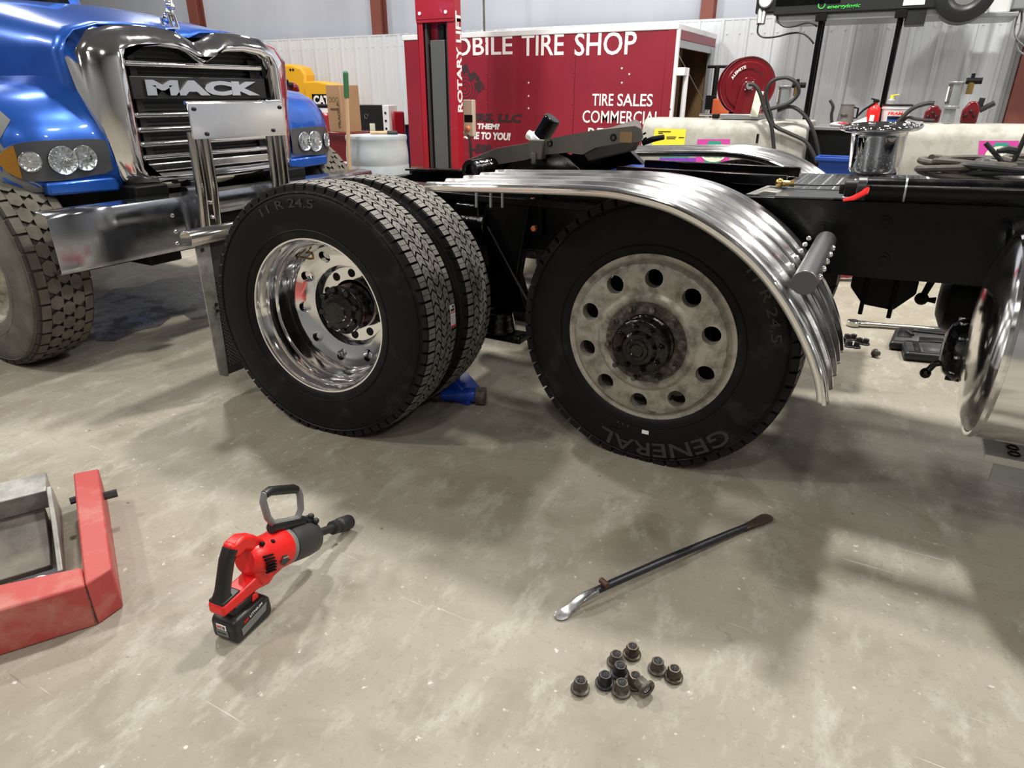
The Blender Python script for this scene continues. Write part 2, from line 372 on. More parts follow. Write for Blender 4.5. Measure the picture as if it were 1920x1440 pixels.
# ------------------------------------------------------------------ wheels and tires
def tire_parts(parent, M, R=.548, w=.22, zc=-.115, N=66, cols=5, depth=.016, mc=rubber, mtread=tread_new, gap=.0095, hexed=False, bulge=.022, rin=.318, zig=.012, sipe=2):
    """carcass + tread blocks; z of local frame points outward, the tread is centred on z = zc"""
    g = .105+.0 if w < .25 else w/2
    zo, zi = zc+w/2, zc-w/2
    f = []                                                # outer half profile
    for r, z in ((rin, -.012), (rin+.012, .004), (rin+.03, .011), (.385, .02), (.425, bulge-.002), (.462, bulge-.003), (.492, bulge-.009), (.51, bulge-.016), (R-.026, zo-.004)):
        f.append((r, z))
    t = [(R-depth-.002, zo-.012), (R-depth, zc+.05), (R-depth, zc-.05), (R-depth-.002, zi+.012)]
    prof = f+t+[(r, 2*zc-z) for r, z in f[::-1]]
    b = B(M).lathe(prof, 96); b.lathe([(.362, .0165), (.364, .0195), (.367, .0175)], 96)
    b.lathe([(.503, bulge-.0125), (.506, bulge-.009), (.509, bulge-.0145)], 96)
    tire = b.go('tire', mc, parent, smooth=50, floor=True)
    b = B(M); bt = B(M); P = 2*PI/N; cw = w/cols
    Rz = lambda z: R-.007*((z-zc)/(w/2))**2*(1 if w < .25 else 1.4)
    def prism(poly, r0):
        n = len(poly); vs = []
        for hi in (0, 1):
            for z, a in poly:
                r = Rz(z) if hi else r0
                vs.append((r*math.cos(a), r*math.sin(a), z))
        b.add(vs, [tuple(range(n))]+[(i, n+i, n+(i+1) % n, (i+1) % n) for i in range(n)]); bt.add(vs[n:], [tuple(range(n))[::-1]])
    ga = gap/R
    for c in range(cols):
        z0 = zi+c*cw; z1 = z0+cw; off = (c % 2)*.5
        for k in range(N):
            a = (k+off)*P
            if hexed:
                zl, zr = z0+gap*.5, z1-gap*.5; zm = (zl+zr)/2; e = .3
                if c in (0, cols-1):
                    prism([(zl, a-.43*P), (zr, a-.43*P), (zr, a+.43*P), (zl, a+.43*P)] if c == 0 else [(zl, a-.43*P), (zr, a-.43*P), (zr, a+.43*P), (zl, a+.43*P)], R-depth-.003)
                else:
                    prism([(zl-.008, a-.26*P), (zm, a-.47*P), (zr+.008, a-.26*P), (zr+.008, a+.26*P), (zm, a+.47*P), (zl-.008, a+.26*P)], R-depth-.003)
                continue
            ns = sipe if c not in (0, cols-1) else sipe
            s0 = zig/R*(1 if c % 2 else -1) if 0 < c < cols-1 else 0
            zl = z0+(.0026 if c else 0); zr = z1-(.0026 if c < cols-1 else 0); zm = (zl+zr)/2
            full = P-ga
            for q in range(ns):
                u0 = a-full/2+full*q/ns+(.0011/R if q else 0); u1 = a-full/2+full*(q+1)/ns-(.0011/R if q < ns-1 else 0)
                prism([(zl, u0-s0*.5), (zm, u0+s0), (zr, u0-s0*.5), (zr, u1-s0*.5), (zm, u1+s0), (zl, u1-s0*.5)], R-depth-.003)
    # shoulder lugs that run down the sidewall
    for sd in (1, -1):
        ze = zc+sd*(w/2)
        for k in range(N):
            a = (k+(0 if sd < 0 or cols % 2 else .5)+0)*P; u0 = a-(P-ga*1.3)/2; u1 = a+(P-ga*1.3)/2
            vs = []
            for u in (u0, u1):
                for r, z in ((Rz(ze)-.001, ze-sd*.004), (Rz(ze)-.004, ze+sd*.004), (R-.034, ze+sd*.0075), (R-.05, ze+sd*.004), (R-.05, ze-sd*.012)):
                    vs.append((r*math.cos(u), r*math.sin(u), z))
            b.add(vs, [(0, 1, 2, 3, 4), (9, 8, 7, 6, 5)]+[(i, i+5, (i+1) % 5+5, (i+1) % 5) for i in range(5)])
    tr = b.go('tread_sides', groove_mud if hexed else rubber, parent, smooth=0, floor=True); bt.go('tread', mtread, parent, smooth=0, floor=True)
    return tire, tr

def disc_ring(b, rin, rout, rh, rhole, n, ph, zf, th):
    mm = 16
    for k in range(n):
        a = ph+2*PI*k/n; cx, cy = rh*math.cos(a), rh*math.sin(a)
        ring = [[], [], []]; wall = []
        for i in range(mm):
            t = 2*PI*i/mm; c, q = math.cos(t), math.sin(t)
            hx, hy = cx+rhole*(c*math.cos(a)-q*math.sin(a)), cy+rhole*(c*math.sin(a)+q*math.cos(a))
            m = max(abs(c), abs(q)); c2, q2 = c/m, q/m
            r = rh+(rout-rh)*c2 if c2 > 0 else rh+(rh-rin)*c2
            th_ = a+q2*PI/n
            bx, by = r*math.cos(th_), r*math.sin(th_)
            for j, f in enumerate((0, .35, 1)):
                X, Y = hx+(bx-hx)*f, hy+(by-hy)*f
                ring[j].append((X, Y, zf(math.hypot(X, Y))))
            wall.append((hx, hy, zf(math.hypot(hx, hy))-th))
        vs = wall+ring[0]+ring[1]+ring[2]
        b.add(vs, [(j*mm+i, j*mm+(i+1) % mm, (j+1)*mm+(i+1) % mm, (j+1)*mm+i) for j in range(3) for i in range(mm)])

def lerp_fn(pts):                                          # pts: (r, z) rising r
    def f(r):
        if r <= pts[0][0]: return pts[0][1]
        for (r0, z0), (r1, z1) in zip(pts, pts[1:]):
            if r <= r1: return z0+(z1-z0)*(r-r0)/(r1-r0)
        return pts[-1][1]
    return f

def rim_deep(parent, M, m, ph=.3, holes=True, name='rim'):
    b = B(M)
    b.lathe([(.312, -.225), (.33, -.222), (.333, -.216), (.31, -.205), (.296, -.17), (.296, -.06), (.31, -.02), (.331, -.006), (.3335, 0), (.331, .004), (.324, .003), (.3185, -.006),
             (.3165, -.02), (.309, -.026), (.3055, -.034), (.303, -.075), (.298, -.086), (.289, -.092), (.2865, -.1), (.284, -.145), (.281, -.155), (.2745, -.166), (.272, -.185)], 96)
    zf = lerp_fn([(.172, -.218), (.2, -.214), (.235, -.204), (.272, -.185)])
    disc_ring(b, .19, .272, .234, .026, 10, ph, zf, .03)
    b.lathe([(.19, zf(.19)), (.183, -.217), (.178, -.226), (.173, -.245), (.168, -.252), (.112, -.254), (.112, -.29)], 80)
    b.lathe([(.29, -.2), (.26, -.22), (.2, -.26), (.12, -.275)], 64)
    return b.go(name, m, parent, smooth=40)

def rim_flush(parent, M, m, ph=.3):
    b = B(M)
    b.lathe([(.296, -.16), (.296, -.06), (.31, -.02), (.331, -.006), (.3335, 0), (.331, .005), (.325, .006), (.318, .002), (.3135, .001), (.309, .006), (.298, .02)], 96)
    zf = lerp_fn([(.196, .036), (.24, .035), (.28, .029), (.298, .02)])
    disc_ring(b, .196, .298, .248, .0345, 10, ph, zf, .04)
    b.lathe([(.196, .036), (.19, .039), (.184, .045), (.178, .046), (.168, .0435), (.16, .041), (.156, .0385)], 80)
    return b.go('rim', m, parent, smooth=40)

rt_label = 'black tractor chassis with ribbed stainless fenders and big rear tires'
truck = thing('truck_chassis', rt_label, 'truck', (.65, 1.22, 0))
# --- rear dual wheel (outer + inner), slightly toed
c_, s_ = math.cos, math.sin
yw, cb = .0925, .040
nrm = Vector((s_(yw)*c_(cb), -c_(yw)*c_(cb), s_(cb))); rgt = Vector((c_(yw), s_(yw), 0))
ML = frame((0, 0, .531), rgt, nrm.cross(rgt))
wo = joint('outer_wheel', truck)
tire_parts(wo, ML, mc=rubber_dusty)
rim_deep(wo, ML, chrome, ph=.12)
text('11 R 24.5', ML @ Matrix.Translation((0, 0, .0185)), .27, .034, letter_rubber, wo, 'raised_lettering', .002, bend=(.452, math.radians(118), 1))
vs_ = B(ML); a_ = math.radians(127); ra = .255
vs_.tube([(ra*c_(a_), ra*s_(a_), -.2), (ra*c_(a_), ra*s_(a_), -.175), (ra*c_(a_)-.012, ra*s_(a_)+.008, -.15), (ra*c_(a_)-.022, ra*s_(a_)+.012, -.13)], .005, 8)
vs_.go('valve_stem', brass, wo)
for i in range(10):                                        # stud holes of the mounting face, each with its stud
    a = .3+2*PI*i/10; p = (.1426*c_(a), .1426*s_(a))
    B(ML).lathe([(.0001, -.2515), (.019, -.2515), (.019, -.2535)], 14, Matrix.Translation((*p, 0))).go('stud_hole', black_matt, wo, smooth=0)
b = B(ML @ Matrix.Translation((.004, -.006, 0)))
b.lathe([(.105, -.29), (.105, -.235), (.1, -.228), (.098, -.19), (.104, -.185), (.108, -.178), (.108, -.164), (.104, -.158), (.098, -.155), (.08, -.15), (.08, -.138), (.074, -.13), (.05, -.126), (.045, -.118), (.0001, -.116)], 48)
hubl = b.go('wheel_hub', grease, wo, smooth=40)
for i in range(8):
    a = .2+2*PI*i/8; B(ML).cyl((.09*c_(a), .09*s_(a), -.16), (.09*c_(a), .09*s_(a), -.138), .0145, 6).go('hub_nut', grease, wo, bev=.002)
# sticker on the tread
b = B(ML)
for z0, z1, a0, a1, mm_, nm in ((-.205, -.165, -.02, .15, white_text, 'sticker'),):
    n = 8; vs = []
    for i in range(n+1):
        a = a0+(a1-a0)*i/n
        vs += [(.5495*c_(a), .5495*s_(a), z0), (.5495*c_(a), .5495*s_(a), z1)]
    b.add(vs, [(2*i, 2*i+1, 2*i+3, 2*i+2) for i in range(n)])
st_ = b.go('paper_label', white_text, wo, smooth=0); st_['label'] = 'white printed label with red bars'
def tread_strip(z0, z1, a0, a1, m, nm, r=.5502):
    n = 4; b = B(ML); vs = []
    for i in range(n+1):
        a = a0+(a1-a0)*i/n; vs += [(r*c_(a), r*s_(a), z0), (r*c_(a), r*s_(a), z1)]
    b.add(vs, [(2*i, 2*i+1, 2*i+3, 2*i+2) for i in range(n)]); return b.go(nm, m, wo, smooth=0)
tread_strip(-.205, -.165, .085, .092, red_tool, 'label_bar'); tread_strip(-.205, -.165, -.02, -.006, red_tool, 'label_bar')
tread_strip(-.199, -.171, .1, .118, black_text, 'label_print'); tread_strip(-.199, -.185, .124, .142, black_text, 'label_print')
for k in range(5): tread_strip(-.199, -.171+.002*(k % 2), .002+k*.015, .005+k*.015, grey_plastic, 'label_print')
wi = joint('inner_wheel', truck)
MLi = ML @ Matrix.Translation((0, 0, -.332)) @ Matrix.Rotation(.03, 4, 'Z')
tire_parts(wi, MLi, mc=rubber)
rim_flush(wi, MLi, chrome_dull, ph=.3)
# --- front dual: outer wheel taken off, worn inner wheel showing
wf = joint('inner_wheel', truck)
MR = FY((1.297, .4355, .53))
tire_parts(wf, MR, mc=rubber_dusty, mtread=tread_worn, N=58)
rim_flush(wf, MR, alu_worn, ph=math.radians(16))
b = B(MR); b.lathe([(.16, .0405), (.155, .0395), (.112, .0385), (.112, .02)], 64); b.go('mounting_face', rust_brown, wf, smooth=40)
b = B(MR); b.lathe([(.111, .02), (.111, .052), (.104, .056), (.1, .082), (.104, .088), (.107, .094), (.107, .108), (.102, .112), (.088, .113), (.07, .115), (.064, .125), (.058, .132), (.044, .134), (.04, .141), (.028, .143), (.022, .137), (.0001, .137)], 48)
b.go('wheel_hub', grease, wf, smooth=40)
for i in range(10):
    a = math.radians(8)+2*PI*i/10; p = (.1426*c_(a), .1426*s_(a))
    b = B(MR); b.cyl((*p, .038), (*p, .05), .0165, 10, .014); b.cyl((*p, .05), (*p, .078), .0105, 10)
    b.go('wheel_stud', rust_brown, wf, bev=.001)
for i in range(8):
    a = .25+2*PI*i/8; p = (.085*c_(a), .085*s_(a))
    b = B(MR); b.cyl((*p, .111), (*p, .116), .0165, 12); b.cyl((*p, .116), (*p, .129), .0135, 6); b.cyl((*p, .129), (*p, .138), .008, 8)
    b.go('hub_nut', grease, wf, bev=.0015)
a = math.radians(-64); b = B(MR); b.tube([(.25*c_(a), .25*s_(a), -.03), (.25*c_(a), .25*s_(a), .0), (.25*c_(a)-.004, .25*s_(a)+.004, .02)], .006, 8); b.go('valve_stem', iron_dark, wf)
text('11 R 24.5', MR @ Matrix.Translation((0, 0, .0195)), .27, .036, letter_rubber, wf, 'raised_lettering', .002, bend=(.448, math.radians(44), 1))
text('GENERAL', MR @ Matrix.Translation((0, 0, .0175)), .52, .062, letter_rubber, wf, 'raised_lettering', .0035, bend=(.43, math.radians(-42), 1))
text('HT', MR @ Matrix.Translation((0, 0, .017)), .06, .035, letter_rubber, wf, 'raised_lettering', .003, bend=(.375, math.radians(-97), 1))
B(MR).box((.012, -.392, .02), (.04, -.376, .0215)).go('weight_mark', white_text, wf, smooth=0)
b = B(MR); b.prism([(.028, -.288), (.062, -.288), (.06, -.278), (.05, -.279), (.05, -.262), (.04, -.262), (.04, -.279), (.03, -.279)], .017, .0245); b.go('rust_mark', rust_brown, wf, smooth=0)
for Mx, par in ((MR, wf), (MLi, wi)):
    B(Mx).lathe([(.0001, -.1), (.2, -.1), (.205, -.11), (.205, -.3), (.0001, -.3)], 40).go('brake_drum', black_matt, par)
    B(Mx).lathe([(.295, -.21), (.2, -.215), (.2, -.22), (.295, -.216)], 40).go('shadow_backing', black_matt, par)  # black ring added behind the hand holes to stand in for inner shadow
# --- far side wheels
for X, nmw in ((1.297, 'far_wheel'), (0.0, 'far_wheel')):
    fw = joint(nmw, truck)
    Mf = frame((X, 2.03, .53), (-1, 0, 0), (0, 0, 1))
    tire_parts(fw, Mf, mc=rubber, mtread=tread_worn, N=40, sipe=1)
    B(Mf).lathe([(.325, 0), (.3, -.04), (.29, -.15), (.2, -.18), (.001, -.18)], 40).go('rim', chrome_dull, fw)
    B(Mf).lathe([(.325, -.23), (.3, -.2), (.2, -.17), (.001, -.17)], 40).go('rim_back', chrome_dull, fw)

# --- frame
def Zf(X): return 1.045+.035*(X-1.75)                     # top of the rails, nose up a little
def rail(y0, y1, flip):
    b = B()
    X0, X1 = -.72, 3.6
    secs = []
    for X in (X0, .2, 1.2, 1.75, X1):
        z = Zf(X); h = .27
        t = .012; o = (y0, y1) if not flip else (y1, y0)
        secs.append([(X, o[0], z-h), (X, o[1], z-h), (X, o[1], z-h+t), (X, o[0]+(t if not flip else -t), z-h+t), (X, o[0]+(t if not flip else -t), z-t), (X, o[1], z-t), (X, o[1], z), (X, o[0], z)])
    b.loft(secs, close=True, caps=True); return b.go('frame_rail', black_gloss, truck, bev=.004)
rail(.79, .87, False); rail(1.57, 1.65, True)
for X in (-.68, -.1, .65, 1.9, 2.7):
    z = Zf(X); B().box((X-.03, .87, z-.24), (X+.03, 1.57, z-.03)).go('crossmember', black_gloss, truck, .006)
b = B(); b.box((-.73, .72, Zf(-.7)-.02), (1.0, .98, Zf(-.7)+.012)); b.go('rail_flange', black_gloss, truck, .004)
for X in (0, 1.297):                                       # drive axles
    b = B(); b.cyl((X, .45, .53), (X, 2.0, .53), .07, 20); b.go('axle_housing', grease, truck)
    b = B(); b.sphere((X, 1.22, .53), .2, 12, (1, .8, 1)); b.go('differential', grease, truck)
    for y in (.74, 1.7):
        b = B(); b.cyl((X+.22, y+.09, .42), (X+.22, y+.09, .52), .1, 20); b.cyl((X+.22, y+.09, .52), (X+.22, y+.09, .8), .13, 20, .12); b.go('air_spring', rubber, truck)
        b = B(); b.box((X-.45, y+.06, .44), (X+.33, y+.13, .5)); b.go('trailing_arm', grease, truck, .01)
# greasy brackets, valves and rods seen between the tires
b = B(); b.prism([(.30, .44), (.62, .44), (.56, .62), (.62, .95), (.42, .97), (.36, .9), (.4, .66)], -.79, -.73, FY((0, 0, 0))); b.go('suspension_hanger', black_gloss, truck, .01)
b = B(); b.cyl((.22, .74, .84), (.40, .74, .84), .055, 16); b.cyl((.3, .74, .76), (.3, .74, .92), .04, 12); b.box((.24, .70, .86), (.37, .78, .93)); b.go('air_valve', grease, truck, .008)
b = B(); b.cyl((.33, .72, .7), (.33, .72, .78), .03, 12); b.tube([(.33, .7, .71), (.4, .7, .65), (.44, .68, .55)], .012, 8); b.go('hose_fitting', grease, truck)
B().tube([(.40, .73, .83), (.52, .72, .66), (.64, .7, .5)], .006, 6).go('linkage_rod', iron_dark, truck)
b = B(); b.box((.34, .68, .3), (.6, .78, .34)); b.cyl((.47, .72, .34), (.47, .72, .44), .08, 20, .06); b.go('spring_seat', grease, truck, .01)
for px_, py_ in ((1000, 376), (1002, 428)):
    p = at(px_, py_, Y=.76); B().cyl((p.x, .79, p.z), (p.x, .745, p.z), .014, 6).go('bracket_bolt', copper, truck, .002)
p = at(1000, 400, Y=.78); B().box((p.x-.03, .765, p.z-.1), (p.x+.05, .79, p.z+.09)).go('bolt_bracket', black_gloss, truck, .004)
for px_ in (893, 920, 942):
    p = at(px_, 362, Y=.6); B().cyl((p.x, .6, p.z+.03), (p.x, .6, p.z-.06), .006, 8).go('fender_stud', grey_metal, truck)
for X, dz in ((2.0, .07), (2.02, .2), (2.35, .06), (2.36, .2), (2.6, .08), (2.62, .22), (1.8, .1), (2.9, .1), (2.9, .2)):
    b = B(); b.cyl((X, .79, Zf(X)-dz), (X, .782, Zf(X)-dz), .022, 16); b.cyl((X, .782, Zf(X)-dz), (X, .772, Zf(X)-dz), .014, 6); b.go('frame_bolt', black_gloss, truck, .001)
# deck plates
def deck(x0, x1, y0, y1, dz, name='deck_plate'):
    b = B(); vs = []
    for X in (x0, x1):
        z = Zf(X)+dz; vs += [(X, y0, z), (X, y1, z), (X, y1, z+.005), (X, y0, z+.005)]
    b.add(vs, [(0, 1, 2, 3), (7, 6, 5, 4), (0, 4, 5, 1), (1, 5, 6, 2), (2, 6, 7, 3), (3, 7, 4, 0)])
    o = b.go(name, plate_m, truck, smooth=0)
    l = B(); k = 0; X = x0+.03
    while X < x1-.03:
        Y = y0+.02+(k % 2)*.013
        while Y < y1-.02:
            a = .6 if k % 2 else -.6; z = Zf(X)+dz+.005
            r = Vector((c_(a), s_(a), 0)); q = Vector((-s_(a), c_(a), 0)); cpt = Vector((X, Y, z))
            l.add([cpt-r*.014, cpt-q*.004, cpt+r*.014, cpt+q*.004, cpt+Vector((0, 0, .0025))], [(0, 1, 4), (1, 2, 4), (2, 3, 4), (3, 0, 4)])
            Y += .04
        X += .027; k += 1
    lg = l.go('tread_lugs', plate_m, o, smooth=0); lg['kind'] = 'stuff'
    return o
deck(1.6, 3.6, 1.02, 1.66, .004)
deck(1.82, 3.6, .78, 1.02, .004)
b = B(); b.add([(1.62, .79, Zf(1.6)+.004), (1.82, .79, Zf(1.8)+.004), (1.82, 1.02, Zf(1.8)+.004), (1.60, 1.02, Zf(1.6)+.004)], [(0, 1, 2, 3)]); b.go('corner_plate', plate_m, truck, smooth=0, thick=.006)
# ramp bracket and brass fitting ahead of the deck
p = at(1440, 345, Y=1.2)
b = B(); b.prism([(1.40, .97), (1.66, .97), (1.66, 1.045), (1.56, 1.05)], -1.3, -.9, FY((0, 0, 0))); b.go('ramp_bracket', grey_flap, truck, .004)
q = at(1462, 343, Y=1.0); b = B(); b.sphere(q, .018, 10); b.cyl(q, q+Vector((.04, 0, 0)), .011, 10); b.cyl(q+Vector((.04, 0, 0)), q+Vector((.055, 0, .002)), .014, 6); b.go('brass_fitting', brass, truck)
q1 = at(1480, 346, Y=1.0); q2 = at(1590, 347, Y=1.0); B().tube([q1, (q1+q2)/2-Vector((0, 0, .003)), q2], .003, 6).go('air_line', hose_black, truck)

# --- ribbed stainless fenders
FPROF = [(.52, 1.088), (.8, 1.101), (1.05, 1.112), (1.22, 1.115), (1.33, 1.104), (1.42, 1.087), (1.50, 1.06), (1.58, 1.022), (1.66, .972), (1.73, .914), (1.79, .85), (1.84, .785), (1.885, .715), (1.918, .65), (1.938, .6), (1.952, .545)]
def fender(y0, y1, sgn, tz=0):
    n = 5; secs = []
    ys = []
    wd = (y1-y0)
    for k in range(n):
        for f, h in ((0, 0), (.08, .009), (.17, .0105), (.26, .009), (.34, 0), (.6, -.001), (.9, -.001)):
            ys.append((y0+wd*(k+f)/n, h))
    ys.append((y1, 0)); ys = [(y0, -.02), (y0, 0)]+ys[1:-1]+[(y1, 0), (y1, -.02)]
    pts = [Vector((x, 0, z)) for x, z in FPROF]
    fine = []
    for i in range(len(pts)-1):
        for t in range(4):
            u = t/4; p0 = pts[max(i-1, 0)]; p1 = pts[i]; p2 = pts[i+1]; p3 = pts[min(i+2, len(pts)-1)]
            fine.append(.5*((2*p1)+(p2-p0)*u+(2*p0-5*p1+4*p2-p3)*u*u+(3*p1-p0-3*p2+p3)*u**3))
    fine.append(pts[-1])
    for i, q in enumerate(fine):
        t = (fine[min(i+1, len(fine)-1)]-fine[max(i-1, 0)]).normalized(); nn = Vector((-t.z, 0, t.x))
        cut = max(0, (i/len(fine)-.93)/.07)
        secs.append([(q.x+nn.x*h, y+0, q.z+nn.z*h) for y, h in ys])
    f = B().loft(secs).go('fender', fender_metal, truck, smooth=60, thick=.003)
    yb = y0 if sgn < 0 else y1
    e = B().tube([(q.x, yb, q.z) for q in fine], .0075, 8); e.go('rolled_edge', chrome, f)
    return f
f1 = fender(.1, .72, -1); f1['label'] = 'near ribbed stainless fender'
f2 = fender(1.78, 2.38, -1); f2['label'] = 'far ribbed stainless fender'
# stainless bracket tube with capped end and rivets
pa = at(1508, 530, Y=.06); pb = at(1548, 452, Y=.62)
gunm = mat('gunmetal_tube', (.3, .3, .3), .3, .9)
tb = B(); tb.cyl(pa, pb, .034, 28); tb = tb.go('fender_tube', gunm, truck, .003)
d_ = (pa-pb).normalized(); B().cyl(pa, pa+d_*.006, .0345, 28).go('end_cap', mat('cap_grey', (.075, .08, .085), .5), tb, .002)
side = d_.cross(Vector((0, 0, 1))).normalized()
for k in range(5):
    q = pa+(pb-pa)*(.1+.17*k)
    for nn in ((-side if side.x > 0 else side)*-.034*1.0+Vector((0, 0, 0)),):
        B().sphere(q+nn*1.0+Vector((.0, 0, .006)), .009, 6).go('rivet', chrome, tb)
    B().sphere(q+Vector((-.045, 0, .03)), .008, 6).go('rivet', chrome, tb)

# --- fifth wheel plate with its stand, grease hose and hub
def fz(x): return 1.085+.225*x
YE = .82
up = [(864, 318), (877, 299), (897, 291), (929, 278), (989, 268), (1006, 264), (1110, 245), (1193, 236), (1203, 241), (1206, 257), (1202, 266)]
lo = [(1168, 268), (1118, 277), (1106, 283), (1093, 290), (1081, 289), (1068, 286), (1012, 291), (985, 300), (941, 307)]
ol = [at(x, y, Y=YE) for x, y in up+lo]
cx_ = sum(p.x for p in ol)/len(ol); cz_ = sum(p.z for p in ol)/len(ol)
XM = max(p.x for p in ol)
def psec(y, k, dz=0): return [(cx_+(p.x-cx_)*k-.36*(y-YE)*min(1, max(0, (p.x-cx_)/(XM-cx_)*1.6-.3)), y, p.z+(-.012 if i < len(up) else .012)*(1-k)*30*.05+dz) for i, p in enumerate(ol)]
b = B().loft([psec(YE-.0, .985), psec(YE+.012, 1), psec(YE+.1, 1), psec(1.12, 1), psec(1.5, 1), psec(1.53, .985)], close=True, caps=True)
fw_ = b.go('fifth_wheel_plate', dusty_black, truck, smooth=45)
b = B(); q_ = [at(x, y, Y=.87) for x, y in ((1092, 286), (1118, 272), (1195, 262), (1186, 283), (1102, 303))]; b.prism([(p.x, p.z) for p in q_][::-1], -.92, -.87, FY((0, 0, 0))); b.go('side_skirt', dusty_black, truck, .006)
for x0_, y0_, x1_, y1_ in ((1206, 262, 1212, 258), (1207, 266, 1214, 264), (1206, 252, 1211, 249)): B().tube([at(x0_, y0_, Y=.9), at(x1_, y1_, Y=.9)], .004, 6).go('grease_drip', black_matt, truck)
b = B(); b.prism([(.32, 1.0), (.92, 1.0), (.75, 1.14), (.62, 1.19), (.5, 1.14)], -.9, -.84, FY((0, 0, 0))); b.go('mounting_stand', black_gloss, truck, .005)
b = B(); b.prism([(.32, 1.0), (.92, 1.0), (.75, 1.14), (.62, 1.19), (.5, 1.14)], -1.6, -1.54, FY((0, 0, 0))); b.go('mounting_stand', black_gloss, truck, .005)
p = at(905, 317, Y=.8); b = B(); b.cyl((p.x-.01, .72, p.z), (p.x+.09, .98, p.z+.02), .045, 24); b.go('pivot_hub', grease, truck, .004)
b = B(); b.lathe([(.028, 0), (.028, -.03), (.0001, -.03)], 20, frame((p.x-.012, .716, p.z), (1, .0, 0), (0, 0, 1))); b.lathe([(.046, .002), (.028, .002)], 20, frame((p.x-.012, .716, p.z), (1, 0, 0), (0, 0, 1))); b.go('hub_bore', black_matt, truck)
for px_, py_ in ((1031, 269), (1150, 258)):
    p = at(px_, py_, Y=.82); B().lathe([(.007, .004), (.011, .006), (.015, .0)], 16, FY((p.x, .82, p.z))).go('grease_port', black_matt, truck)
p = at(1168, 258, Y=.785); B().box((p.x-.028, .817, p.z-.022), (p.x+.028, .822, p.z+.022)).go('rub_mark', wood_dark, truck, .004)
pr0 = at(1004, 285, Y=.8); b = B(); b.box((pr0.x-.03, .79, pr0.z-.03), (pr0.x+.035, .84, pr0.z+.05)); b.cyl((pr0.x, .785, pr0.z-.05), (pr0.x, .785, pr0.z+.0), .012, 8); b.go('release_bracket', dusty_black, truck, .005)
p = at(1205, 268, Y=.95); q = at(1245, 257, Y=.95)
b = B(); b.tube([p, (p+q)/2+Vector((0, 0, .004)), q], [.012, .012, .01], 8); b.go('release_handle', black_matt, truck)
b = B(); b.box((.78, .9, 1.0), (.98, 1.55, 1.06)); b.go('blue_bracket', blue_plastic, truck, .01)

# --- fuel tank, step, frame underside bits
Mt = frame((2.36, .57, .69), (0, -1, 0), (0, 0, 1))     # normal points to -X
b = B(Mt); R_ = .322
b.lathe([(.0001, .045), (.1, .043), (.2, .034), (.265, .02), (.3, .004), (R_-.008, -.01)], 72)
ft = b.go('fuel_tank', bright_plate, truck, smooth=60)
B(Mt).lathe([(R_-.008, -.01), (R_, -.02), (R_, -1.6), (.01, -1.62)], 72).go('tank_shell', bright_plate, ft, smooth=60)
bb = B(Mt); bb.lathe([(R_-.01, -.004), (R_+.001, -.002), (R_+.006, -.012), (R_+.001, -.022)], 72); bb.go('weld_bead', chrome, ft)
for k in (-.35, -.95):
    B(Mt).lathe([(R_, k), (R_+.006, k), (R_+.006, k-.06), (R_, k-.06)], 72).go('tank_strap', bright_plate, ft)
# step hung on the tank
p = at(1838, 812, Y=.62)
stp = B(); stp.box((2.445, .55, .285), (3.4, .78, .297)); stp.box((2.445, .542, .27), (3.4, .55, .297)); stp = stp.go('tank_step', mat('bright_aluminium', (.6, .6, .58), .32, .55), truck, .002)
for i in range(6):
    for j in range(3):
        B().lathe([(.012, 0), (.016, .004), (.02, .0)], 12, FZ((2.53+i*.055, .59+j*.05, .2975))).go('step_hole', black_matt, stp) if i < 4 else None
B().box((2.48, .56, .19), (3.4, .572, .285)).go('step_riser', grey_metal, truck, .002)
B().box((2.45, .32, .98), (2.5, .5, 1.0)).go('tank_bracket', black_gloss, truck)
# brackets and air tanks below the frame
c1 = at(1652, 545, Y=1.25)
b = B(); b.prism([(c1.x-.12, c1.z+.06), (c1.x-.12, c1.z), (c1.x-.06, c1.z-.07), (c1.x+.06, c1.z-.08), (c1.x+.13, c1.z), (c1.x+.13, c1.z+.06)], -1.45, -1.25, FY((0, 0, 0))); b.go('carrier_bracket', black_matt, truck, .008)
for dx in (-.06, .05): B().cyl((c1.x+dx, 1.24, c1.z+.05), (c1.x+dx, 1.24, c1.z-.11), .009, 8).go('u_bolt', black_matt, truck)
c2 = at(1800, 560, Y=1.35)
b = B(); b.lathe([(.0001, 0), (.08, .006), (.13, .03), (.145, .06), (.145, .5), (.1, .55), (.0001, .55)], 36, frame((c2.x-.08, 1.35, c2.z+.0), (0, 1, 0), (0, 0, 1))); b.go('air_tank', black_matt, truck)
c3 = at(1797, 655, Y=.85)
b = B(); b.lathe([(.0001, .05), (.05, .05), (.09, .035), (.11, .01), (.118, -.005), (.11, -.02), (.09, -.045), (.04, -.06), (.0001, -.06)], 28, frame(c3, (0, -1, .0), (0, 0, 1)))
bc = b.go('brake_chamber', grease, truck)
for k in range(10):
    a = 2*PI*k/10; cc = c3+Vector((.0, .108*c_(a), .108*s_(a))); B().cyl(cc-Vector((.02, 0, 0)), cc+Vector((.03, 0, 0)), .009, 6).go('clamp_bolt', grease, bc)
b = B(); b.tube([c3+Vector((-.02, 0, -.05)), c3+Vector((-.06, 0, -.07)), c3+Vector((-.08, 0, -.11))], .012, 8); b.sphere(c3+Vector((-.08, 0, -.11)), .02, 8); b.go('slack_adjuster', grease, truck)
c4 = at(1728, 560, Y=1.2); b = B(); b.tube([c4+Vector((.02, 0, .08)), c4, c4+Vector((.05, 0, -.0))], .014, 8); b.sphere(c4, .026, 8); b.go('pipe_elbow', black_matt, truck)

